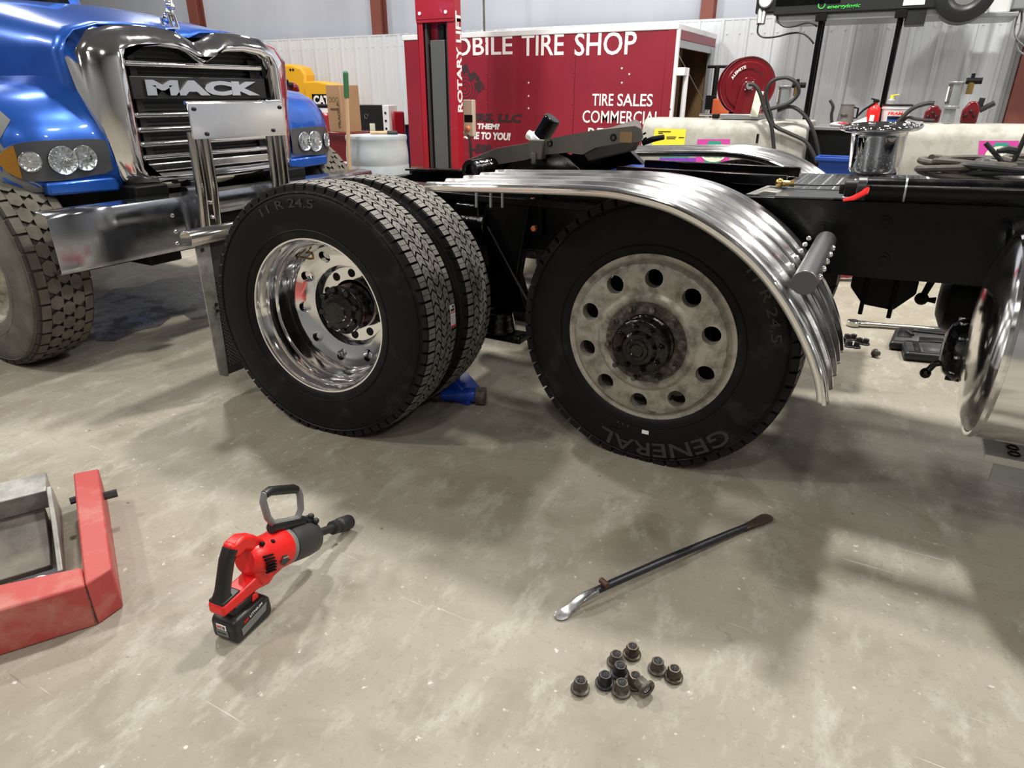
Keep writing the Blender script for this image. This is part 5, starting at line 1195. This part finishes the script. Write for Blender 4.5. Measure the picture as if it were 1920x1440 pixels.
# ------------------------------------------------------------------ oil tanks and the gear on them
YK = 4.9
def tank(x0, x1, label, name_top=1.175):
    t = thing('oil_tank', label, 'oil tank', ((x0+x1)/2, YK+.35, 0), 'grimy oil tanks')
    b = B(); n = 8; pr = []
    for k in range(n+1): a = -PI/2+PI/2*k/n; pr.append((-.12+.0-.0, 0)) if False else None
    zt, z0 = name_top, .35
    pr = [(YK, z0+.15)]+[(YK+.13-.13*c_(PI/2*k/6), zt-.13+.13*s_(PI/2*k/6)) for k in range(7)]+[(YK+.62-.13+.13*s_(PI/2*k/6), zt-.13+.13*c_(PI/2*k/6)) for k in range(7)]+[(YK+.62, z0+.15), (YK+.5, z0), (YK+.12, z0)]
    b.loft([[(x, y, z) for y, z in pr] for x in (x0, x1)], close=True, caps=True); b.go('tank_body', tank_paint, t, .012, smooth=50)
    for x in (x0+.12, x1-.12):
        for y in (YK+.1, YK+.5): B().cyl((x, y, 0), (x, y, z0+.05), .025, 10).go('tank_leg', grey_metal, t)
    b = B(); b.loft([[(x, y+dy, z+dz) for y, z in pr] for x, dy, dz in ((x0-.006, 0, 0), (x0+.012, 0, 0))], close=True, caps=True)
    return t
tx0 = at(1203, 250, Y=YK).x; tx1 = at(1513, 250, Y=YK).x
tk1 = tank(tx0, tx1, 'grimy oil tank with a yellow notice and pink sticker under the hose reel')
tk2 = tank(1.985, 3.4, 'grimy oil tank with a pink sticker behind the coiled hoses')
def patch(par, c4, m, name, off=.003):
    o = B().add([Vector((at(x, y, Y=YK).x, YK-off, at(x, y, Y=YK).z)) for x, y in c4], [(0, 1, 2, 3)]).go(name, m, par, smooth=0, thick=.001); return o
yn = patch(tk1, ((1228, 241), (1287, 242), (1283, 276), (1222, 276)), yellow_paper, 'paper_notice')
yn2 = patch(tk1, ((1222, 276), (1283, 276), (1281, 288), (1220, 288)), yellow_paper, 'paper_notice')
for k, (x0, x1_, y) in enumerate(((1235, 1258, 247), (1235, 1243, 250), (1250, 1268, 257), (1250, 1266, 260), (1273, 1283, 258), (1228, 1236, 274))): tfit_ = patch(tk1, ((x0, y-1), (x1_, y-1), (x1_, y+.6), (x0, y+.6)), black_text, 'notice_print', .005)
patch(tk1, ((1238, 292), (1292, 292), (1290, 296), (1237, 296)), teal, 'stripe'); patch(tk1, ((1237, 296), (1305, 296), (1305, 306), (1236, 306)), purple, 'stripe'); patch(tk1, ((1236, 306), (1305, 306), (1305, 311), (1236, 311)), teal, 'stripe')
def logo(par, x0, y0, x1, y1):
    patch(par, ((x0, y0), (x1, y0), (x1-2, y1), (x0-4, y1)), pink, 'sticker', .003)
    a = at(x0, y1, Y=YK); c = at(x1, y0, Y=YK); W_, H_ = c.x-a.x, c.z-a.z; M_ = FY(((a.x+c.x)/2, YK-.0045, (a.z+c.z)/2))
    sc = Matrix.Diagonal((W_*.44, H_*.3, 1, 1))
    B(M_ @ Matrix.Translation((0, -H_*.02, 0)) ).prism([(-.26*W_, .3*H_), (.26*W_, .3*H_), (.2*W_, .44*H_), (-.2*W_, .44*H_)], 0, .0015).go('sticker_cap', teal, par, smooth=0)
    B(M_).prism([(-.3*W_, -.42*H_), (.3*W_, -.42*H_), (.26*W_, -.2*H_), (-.26*W_, -.2*H_)], 0, .0015).go('sticker_cap', teal, par, smooth=0)
    B(M_).lathe([(.0001, .0028), (1, .0028)], 28, sc).go('sticker_oval', cream, par, smooth=0)
    text('WILLIAMS', M_ @ Matrix.Translation((-.3*W_, .05*H_, .003)), .6*W_, .11*H_, teal, par, bold=.02, ext=.001)
    text('Lubricants', M_ @ Matrix.Translation((-.3*W_, -.15*H_, .003)), .6*W_, .13*H_, teal, par, bold=.02, ext=.001)
logo(tk1, 1308, 261, 1369, 313)
logo(tk2, 1836, 264, 1910, 316)
patch(tk2, ((1745, 302), (1766, 302), (1764, 319), (1741, 319)), teal, 'stripe'); patch(tk2, ((1743, 307), (1765, 307), (1764, 314), (1742, 314)), purple, 'stripe', .004)
for x, y, z_ in ((.78, YK+.02, .9),): B().box((x, YK-.006, .98), (x+.02, YK, 1.06)).go('tank_sight', black_matt, tk1)
# hose reel
zt = 1.178
c = at(1398, 161, Y=YK+.1)
t = thing('hose_reel', 'dark red round hose reel on top of the oil tank', 'hose reel', (c.x, YK+.25, zt))
MRl = frame((c.x, YK+.2, c.z), (.9, .43, 0), (0, 0, 1))
for z, nm, r in ((.0, 'reel_disc', .25), (-.13, 'reel_disc', .25)):
    B(MRl).lathe([(.0001, z+.012), (.07, z+.012), (.075, z+.004), (.14, z+.004), (.15, z+.012), (.2, z+.012), (.21, z), (r-.012, z), (r, z+.01), (r+.002, z-.002), (r-.02, z-.008), (.0001, z-.008)], 56).go(nm, red_reel, t, smooth=30)
b = B(MRl)
for k in range(4): b.lathe([(.19+.011*c_(q_), -.025-.026*k+.011*s_(q_)) for q_ in [2*PI*j/8 for j in range(8)]], 44, close=True)
b.go('wound_hose', hose_black, t)
B(MRl).prism([(-.11, zt-c.z+.045), (.1, zt-c.z+.045), (.06, -.06), (.05, .0), (.03, .04), (-.03, .04), (-.06, .0)], .02, .04).go('reel_stand', red_reel, t, .004)
B(MRl).prism([(-.11, zt-c.z+.045), (.1, zt-c.z+.045), (.04, .04), (-.04, .04)], -.17, -.155).go('reel_stand', red_reel, t, .004)
text('ALEMITE', MRl @ Matrix.Translation((0, 0, .0135)), .15, .025, white_text, t, bold=.03, ext=.001, bend=(.155, math.radians(160), 1))
b = B(MRl); b.cyl((0, 0, .03), (0, 0, .07), .03, 12)
for k in range(4): a = PI/4+PI/2*k; b.sphere((.045*c_(a), .045*s_(a), .045), .008, 6)
b.go('reel_swivel', grey_metal, t)
B().box((c.x-.2, YK+.09, zt+.001), (c.x+.16, YK+.4, zt+.045)).go('reel_base', grey_metal, t, .006)
p = at(1420, 195, Y=YK+.05); B(frame(p, (.95, .1, -.1), (-.3, .1, 1))).box((-.04, -.11, 0), (.03, .11, .004)).go('paper_tag', cream, t)
t.location.z = t.location.z  # stands on the tank
# black clamp on the left
p = at(1347, 225, Y=YK); t = thing('bar_clamp', 'small black clamp with a steel bar on the tank edge left of the reel', 'clamp', (p.x, YK+.1, 1.19)); B().box((p.x-.09, YK+.1, 1.18), (p.x-.03, YK+.17, p.z+.05)).go('clamp_body', black_matt, t, .01); B().cyl((p.x-.22, YK+.14, 1.21), (p.x-.06, YK+.14, 1.21), .012, 8).go('clamp_bar', chrome_dull, t)
# oil pump beside the reel
def pump(px_, top, bot, label, w=.12, Y=YK+.15):
    p = at(px_, bot, Y=Y); q = at(px_, top, Y=Y); z0 = 1.18; h = q.z-z0
    t = thing('oil_pump', label, 'oil pump', (p.x, Y, z0), 'oil pumps on the tanks')
    T = Matrix.Translation((p.x, Y, z0))
    B(T).cyl((0, 0, .0), (0, 0, h*.32), .045, 14, .04).go('pump_base', grey_metal, t, .004)
    b = B(T); b.cyl((0, 0, h*.3), (0, 0, h*.36), .062, 16); b.cyl((0, 0, h*.82), (0, 0, h*.86), .062, 16); b.go('pump_flange', grey_metal, t, .003)
    B(T).cyl((0, 0, h*.36), (0, 0, h*.82), .052, 20).go('pump_cylinder', grey_metal, t)
    B(T).lathe([(.0535, h*.4), (.0535, h*.8)], 10, None, PI*.95, PI*1.35).go('red_label', rust_brown, t, smooth=0)
    B(T).lathe([(.0545, h*.45), (.0545, h*.76)], 6, None, PI*1.0, PI*1.2).go('white_label', white_text, t, smooth=0)
    b = B(T); b.cyl((.1, 0, h*.88), (.1, 0, h*1.02), .014, 8); b.cyl((.06, 0, h*.87), (.17, 0, h*.87), .025, 10); b.go('air_valve', black_matt, t)
    b = B(T); b.cyl((.1, 0, h*.6), (.1, 0, h*.84), .025, 10); b.go('air_regulator', brass, t)
    return t
pump(1463, 150, 225, 'grey oil pump standing between the reel and the heater leg')
pump(1776, 140, 230, 'grey oil pump with a rust red label behind the coiled hoses')
# black hoses looping from the reel
t = thing('supply_hose', 'black hose looping in the air beside the red reel', 'hose', at(1450, 220, Y=YK))
def pix(pts, Y): return [at(x, y, Y=Y) for x, y in pts]
def spl(P_, m=6):
    out = []
    for i in range(len(P_)-1):
        p0 = P_[max(i-1, 0)]; p1 = P_[i]; p2 = P_[i+1]; p3 = P_[min(i+2, len(P_)-1)]
        for k in range(m):
            u = k/m; out.append(.5*((2*p1)+(p2-p0)*u+(2*p0-5*p1+4*p2-p3)*u*u+(3*p1-p0-3*p2+p3)*u**3))
    return out+[P_[-1]]
B().tube(spl(pix([(1404, 158), (1415, 160), (1425, 175), (1432, 200), (1440, 220), (1447, 240), (1452, 290), (1453, 315)], YK-.06)), .017, 8).go('reel_hose', hose_black, t)
B().tube(spl(pix([(1428, 207), (1450, 203), (1480, 193), (1497, 175), (1494, 157), (1480, 147), (1466, 146), (1448, 152), (1438, 168), (1438, 190), (1445, 215), (1452, 236), (1480, 250), (1510, 265), (1526, 290), (1532, 305)], YK-.03)), .016, 8).go('looped_hose', hose_black, t)
B().tube(spl(pix([(1458, 208), (1480, 200), (1500, 208), (1518, 230), (1530, 262), (1538, 305)], YK+.0)), .016, 8).go('drop_hose', hose_black, t)
t = thing('filling_hose', 'black hose curving from the second tank pump over the bench', 'hose', at(1680, 235, Y=YK+.1))
B().tube(spl(pix([(1675, 240), (1690, 222), (1712, 203), (1738, 194), (1752, 194)], YK+.1)), .018, 8).go('hose_run', hose_black, t)
B().tube(spl(pix([(1682, 240), (1694, 226), (1704, 220), (1716, 223), (1735, 225), (1752, 226)], YK+.12)), .012, 8).go('hose_run', hose_black, t)
# red cast pump bodies on the second tank
for x0, x1_, y0, y1, lab, k in ((1730, 1768, 198, 228, 'dark red cast pump left of the grey oil pump', 0), (1800, 1842, 190, 228, 'dark red cast pump right of the grey oil pump', 1)):
    p = at(x0, y1, Y=YK+.28); q = at(x1_, y0, Y=YK+.28); z0 = 1.176
    t = thing('red_cast_pump', lab, 'pump', ((p.x+q.x)/2, YK+.35, z0))
    w_ = q.x-p.x; h_ = q.z-z0
    b = B(); b.prism([(p.x, z0), (q.x, z0), (q.x, z0+h_*.7), (q.x-.03, z0+h_), (p.x+.04, z0+h_), (p.x+.02, z0+h_*.8), (p.x, z0+h_*.6)], -YK-.42, -YK-.3, FY((0, 0, 0))); b.go('pump_casting', red_reel, t, .012)
    for i in range(3): B().sphere((p.x+w_*(.25+.25*i), YK+.295, z0+h_*(.35+.2*(i % 2))), .014, 6).go('casting_bolt', nut_dark, t)
    if k: b = B(); b.cyl((q.x-.01, YK+.33, z0+h_*.6), (q.x+.0, YK+.33, z0+h_*1.15), .022, 10); b.cyl((q.x, YK+.33, z0+.1), (q.x+.09, YK+.31, z0+.16), .022, 10); b.go('pump_spout', iron_dark, t)
# bench between the tanks with jug, extinguisher, pail and funnel
zb2 = 1.13; bx0, bx1 = tx1+.02, 1.975
t = thing('tool_bench', 'black bench between the two oil tanks', 'bench', ((bx0+bx1)/2, YK+.4, 0))
B().box((bx0, YK+.1, zb2-.03), (bx1, YK+.75, zb2)).go('bench_top', grey_plastic, t, .006); B().box((bx0+.01, YK+.12, .3), (bx1, YK+.7, zb2-.03)).go('bench_body', black_matt, t, .006)
for X in (bx0+.05, bx1-.05): B().box((X-.03, YK+.15, 0), (X+.03, YK+.65, .3)).go('bench_leg', black_matt, t)
t = thing('blue_tub', 'blue plastic tub below the black bench', 'tub', (1.4, YK-.2, 0))
p = at(1541, 294, Y=YK-.3); q = at(1592, 294, Y=YK-.3)
b = B(); b.loft([[(x, y, z) for x, y in ((p.x-.03+d, YK-.3+d), (q.x+.14-d, YK-.3+d), (q.x+.14-d, YK-.08-d), (p.x-.03+d, YK-.08-d))] for z, d in ((0, .06), (p.z-.03, .02), (p.z-.03, -.02), (p.z, -.02), (p.z, .01), (.1, .05))], close=True); b.go('tub_body', blue_plastic, t, .004)
YQ = YK+.3
p = at(1582, 238, Y=YQ); q = at(1590, 197, Y=YQ); hh = q.z-zb2
t = thing('oil_jug', 'grey oil measuring jug with handle on the bench', 'jug', (p.x, YQ, zb2)); T = Matrix.Translation((p.x, YQ, zb2))
B(T).lathe([(.0001, .002), (.075, .0), (.055, hh), (.06, hh+.005), (.052, hh-.002), (.07, .01)], 24).go('jug_body', mat('smoky_plastic', (.18, .17, .165), .35, trans=.2), t); B(T).tube([(.055, 0, hh*.9), (.09, 0, hh*.85), (.09, 0, hh*.4), (.065, 0, hh*.4)], .009, 6).go('jug_handle', black_matt, t)
B(T).box((-.04, -.075, hh*.5), (.02, -.06, hh*.6)).go('jug_label', rust_brown, t, .003)
t = thing('flexible_spout', 'thin black flexible spout standing left of the jug', 'spout', at(1563, 232, Y=YQ)); B().tube(spl(pix([(1560, 236), (1559, 215), (1562, 200), (1556, 188)], YQ)), .013, 8).go('spout_tube', hose_black, t)
p = at(1573, 236, Y=YQ-.12)
t = thing('shop_rag', 'crumpled white and red rag in front of the jug', 'rag', (p.x, YQ-.12, zb2)); b = B(); b.sphere((p.x, YQ-.12, zb2+.02), .03, 10, (2.6, 1.2, .7)); b.go('rag_cloth', white_paint, t); b = B(); b.sphere((p.x+.02, YQ-.135, zb2+.03), .02, 8, (2.4, 1.2, .5)); b.go('rag_stripe', red_tool, t)
p = at(1632, 240, Y=YQ-.05); q = at(1640, 192, Y=YQ-.05)
t = thing('fire_extinguisher', 'small red fire extinguisher with black hose beside the white pail', 'fire extinguisher', (p.x, YQ-.05, zb2)); T = Matrix.Translation((p.x, YQ-.05, zb2)); hh = q.z-zb2
B(T).lathe([(.0001, 0), (.05, 0), (.054, .01), (.054, hh*.68), (.045, hh*.82), (.02, hh*.92), (.018, hh), (.0001, hh)], 24).go('cylinder', red_tool, t); b = B(T); b.box((-.02, -.02, hh), (.03, .02, hh*1.1)); b.tube([(.02, 0, hh*1.08), (-.04, 0, hh*1.15)], .008, 6); b.tube([(-.0, -.02, hh), (-.08, -.03, hh*.7), (-.12, -.04, hh*.45)], .01, 6); b.go('valve_head', black_matt, t, .002)
B(T).box((-.02, -.056, hh*.25), (.015, -.05, hh*.5)).go('paper_tag', white_text, t)
p = at(1672, 244, Y=YQ-.08); q = at(1675, 196, Y=YQ-.08); hh = q.z-zb2
t = thing('white_bucket', 'white oil pail with red and blue label and black lid on the bench', 'bucket', (p.x, YQ, zb2)); T = Matrix.Translation((p.x, YQ, zb2))
B(T).lathe([(.0001, 0), (.098, 0), (.113, hh*.8), (.119, hh*.82), (.119, hh*.86), (.114, hh*.88), (.117, hh*.96), (.0001, hh*.96)], 32).go('bucket_body', white_paint, t)
B(T).lathe([(.0001, hh*1.01), (.118, hh*1.01), (.122, hh*.99), (.122, hh*.94), (.116, hh*.94)], 32).go('bucket_lid', black_matt, t)
lab = B(T); lab.lathe([(.103, hh*.1), (.1105, hh*.5)], 8, None, -2.1, -1.0); lab.go('blue_label', mat('label_blue', (.02, .12, .45), .4), t, smooth=0)
lab = B(T); lab.lathe([(.1085, hh*.36), (.1125, hh*.5)], 8, None, -2.1, -1.0); lab.go('dark_label', mat('label_navy', (.01, .02, .07), .4), t, smooth=0)
text('FRAM', FY((p.x-.055, YQ-.122, zb2+hh*.55)), .11, hh*.14, red_tool, t, bold=.04, shear=.15)
text('15W-40', FY((p.x-.055, YQ-.119, zb2+hh*.18)), .09, hh*.11, white_text, t, bold=.04)
p = at(1672, 186, Y=YQ)
t = thing('spray_bottle', 'little bottle with a yellow cap on the black pail lid', 'bottle', (p.x, YQ, zb2+hh*1.01)); T = Matrix.Translation((p.x, YQ, zb2+hh*1.012))
B(T).lathe([(.0001, 0), (.03, 0), (.032, .03), (.015, .045), (.0001, .045)], 16).go('bottle_body', water, t); b = B(T); b.cyl((0, 0, .045), (0, 0, .075), .014, 10); b.cyl((0, 0, .07), (.05, 0, .075), .006, 6); b.go('bottle_cap', yellow_paper, t)
p = at(1610, 236, Y=YQ-.1); q = at(1628, 232, Y=YQ-.1)
p.x -= .03
t = thing('funnel', 'pale plastic funnel lying in front of the extinguisher', 'funnel', (p.x, YQ-.14, zb2)); B().cyl((p.x-.06, YQ-.14, zb2+.01), (p.x+.09, YQ-.14, zb2+.045), .008, 16, .042, cap=False).go('funnel_cone', cream, t, thick=.002)

# ------------------------------------------------------------------ waste oil heater on tall legs
YH = 6.2
a = at(1450, 25, Y=YH); c = at(1772, 12, Y=YH)
t = thing('shop_heater', 'long black waste oil heater raised on black legs by the right wall', 'heater', ((a.x+c.x)/2, YH+.4, 0))
hx0, hx1 = a.x, c.x; hz = a.z-.02
cab_ = B().box((hx0, YH, hz), (hx1, YH+.75, hz+.75)).go('heater_cabinet', furn_black, t, .012)
B().box((hx0+.01, YH-.006, hz+.08), (hx0+.62, YH, hz+.16)).go('access_slot', black_gloss, t, .003)
B().box((hx0+.12, YH-.012, hz+.17), (hx0+.55, YH, hz+.19)).go('slot_lip', grey_metal, t, .003)
B().box((hx0+.02, YH+.05, hz-.06), (hx1, YH+.7, hz)).go('support_rail', grey_metal, t, .004)
p = at(1537, 19, Y=YH-.004); q = at(1613, 6, Y=YH-.004)
text('energylogic', FY((p.x+.06, YH-.004, p.z)), q.x-p.x-.06, q.z-p.z, green_text, t, bold=.02, shear=.25, ext=.003)
b = B(FY((p.x+.01, YH-.004, p.z+.045))); b.lathe([(.035, .002), (.026, .002)], 16); b.prism([(-.02, .025), (.02, .025), (0, .06)], 0, .002); b.go('flame_logo', green_text, t, smooth=0)
p = at(1716, 5, Y=YH); B().box((p.x-.1, YH-.008, p.z-.02), (p.x+.08, YH, p.z+.3)).go('white_placard', white_text, t); 
B().box((p.x-.06, YH+.02, hz-.13), (p.x+.11, YH+.3, hz)).go('outlet_duct', furn_black, t, .004)
for px_ in (1541, 1689):
    p = at(px_, 30, Y=YH+.05); 
    for y in (YH+.06, YH+.22):
        lgx = B(); lgx.cyl((p.x, y, .02), (p.x, y, hz-.05), .024, 12); lgx.go('heater_leg', black_gloss, t)
        B().box((p.x-.08, y-.05, 0), (p.x+.08, y+.05, .02)).go('leg_foot', black_matt, t)
    B().box((p.x-.05, YH-.01, hz-.07), (p.x+.05, YH+.07, hz-.0)).go('leg_clamp', black_matt, t, .004)
bc_ = at(1811, -12, Y=YH); b = B(FY((bc_.x, YH-.1, bc_.z))); b.lathe([(.0001, .0), (.1, .0), (.14, .01), (.15, .02), (.22, .015), (.24, 0), (.24, -.35), (.0001, -.36)], 40); b.go('blower_drum', furn_black, t)
B().lathe([(.1, .0), (.0001, .012)], 24, FY((bc_.x, YH-.1, bc_.z))).go('blower_window', grey_plastic, t)
p = at(1432, 3, Y=YH); b = B(FY((p.x, YH+.1, p.z+.02))); b.lathe([(.0001, .02), (.06, .02), (.07, 0), (.07, -.08)], 20); b.go('pressure_gauge', white_paint, t); B().box((p.x-.1, YH+.12, p.z-.1), (p.x+.12, YH+.3, p.z+.14)).go('pump_block', furn_black, t, .02)
b = B(); q = at(1424, 45, Y=YH+.1); b.cyl((p.x-.05, YH+.15, p.z-.05), q, .03, 12); b.cyl((p.x-.01, YH+.15, p.z-.05), q+Vector((.03, 0, 0)), .025, 10); b.go('filter_stack', grey_metal, t)
B().tube(spl(pix([(1422, 46), (1421, 62), (1432, 70), (1455, 69), (1480, 63), (1502, 62), (1516, 70), (1526, 82)], YH+.1)), .010, 6).go('fuel_line', hose_black, t)
B().tube(spl(pix([(1457, 28), (1460, 42), (1472, 50), (1490, 49), (1510, 43), (1522, 43), (1532, 50)], YH+.05)), .010, 6).go('fuel_line', hose_black, t)
p = at(1825, 25, Y=YH+.5); q = at(1912, 18, Y=YH+.5)
t = thing('wall_shelf_box', 'grey metal shelf with electrical boxes high on the right wall', 'shelf', ((p.x+q.x)/2, YH+.7, p.z)); B().box((p.x, YH+.5, p.z-.04), (q.x, YH+1.2, p.z)).go('shelf_plate', grey_metal, t, .006)
B().box((p.x+.12, YH+.55, p.z), (p.x+.3, YH+.9, p.z+.4)).go('white_module', white_paint, t, .01); B().box((p.x+.3, YH+.5, p.z+.02), (p.x+.55, YH+.9, p.z+.5)).go('junction_box', grey_metal, t, .01)
for X in (p.x+.1, q.x-.1): B().cyl((X, YH+1.1, p.z), (X, YH+1.1, 6.6), .015, 6).go('shelf_hanger', grey_metal, t)
t = thing('dangling_cable', 'thin grey cables hanging from the shelf at the right wall', 'cable', at(1910, 20, Y=YH+.6)); B().tube(spl(pix([(1917, 12), (1908, 30), (1902, 60), (1908, 75), (1925, 90)], YH+.6)), .008, 6).go('cable_run', grey_plastic, t); B().tube(spl(pix([(1916, 20), (1914, 50), (1906, 75), (1910, 95), (1925, 104)], YH+.62)), .010, 6).go('cable_run', grey_plastic, t)
# dark hook rope hanging above the trailer
t = thing('hanging_cord', 'dark cord hanging above the trailer roof', 'cord', (at(907, 48, Y=6.8).x, 6.8, 2.1)); p = at(907, 45, Y=6.8); B().tube([(p.x, 6.8, 6.58), (p.x+.0, 6.8, p.z+.4), (p.x+.01, 6.8, 2.093)], .014, 6).go('cord_strand', hose_dirty, t)
# orange crate and stand right of the trailer
p = at(1336, 185, Y=6.4); q = at(1358, 222, Y=6.4)
t = thing('orange_cart', 'orange cart with a black handle bar behind the hose reel', 'cart', (p.x+.1, 6.6, 0)); B().box((p.x, 6.4, .2), (p.x+.5, 6.9, p.z)).go('cart_body', mat('orange_paint', (.55, .1, .03), .5), t, .02)
for X in (p.x+.08, p.x+.42): B().cyl((X, 6.38, .12), (X, 6.48, .12), .12, 16).go('cart_wheel', rubber, t)
a = at(1340, 125, Y=6.5); c = at(1352, 125, Y=6.5); b = B(); b.cyl((a.x-.08, 6.5, a.z), (c.x+.1, 6.5, c.z), .016, 8); b.cyl((a.x+.03, 6.5, .5), (a.x+.03, 6.5, a.z), .03, 8); b.box((a.x-.05, 6.45, a.z-.45), (a.x+.06, 6.52, a.z-.3)); b.go('cart_handle', black_matt, t, .004)
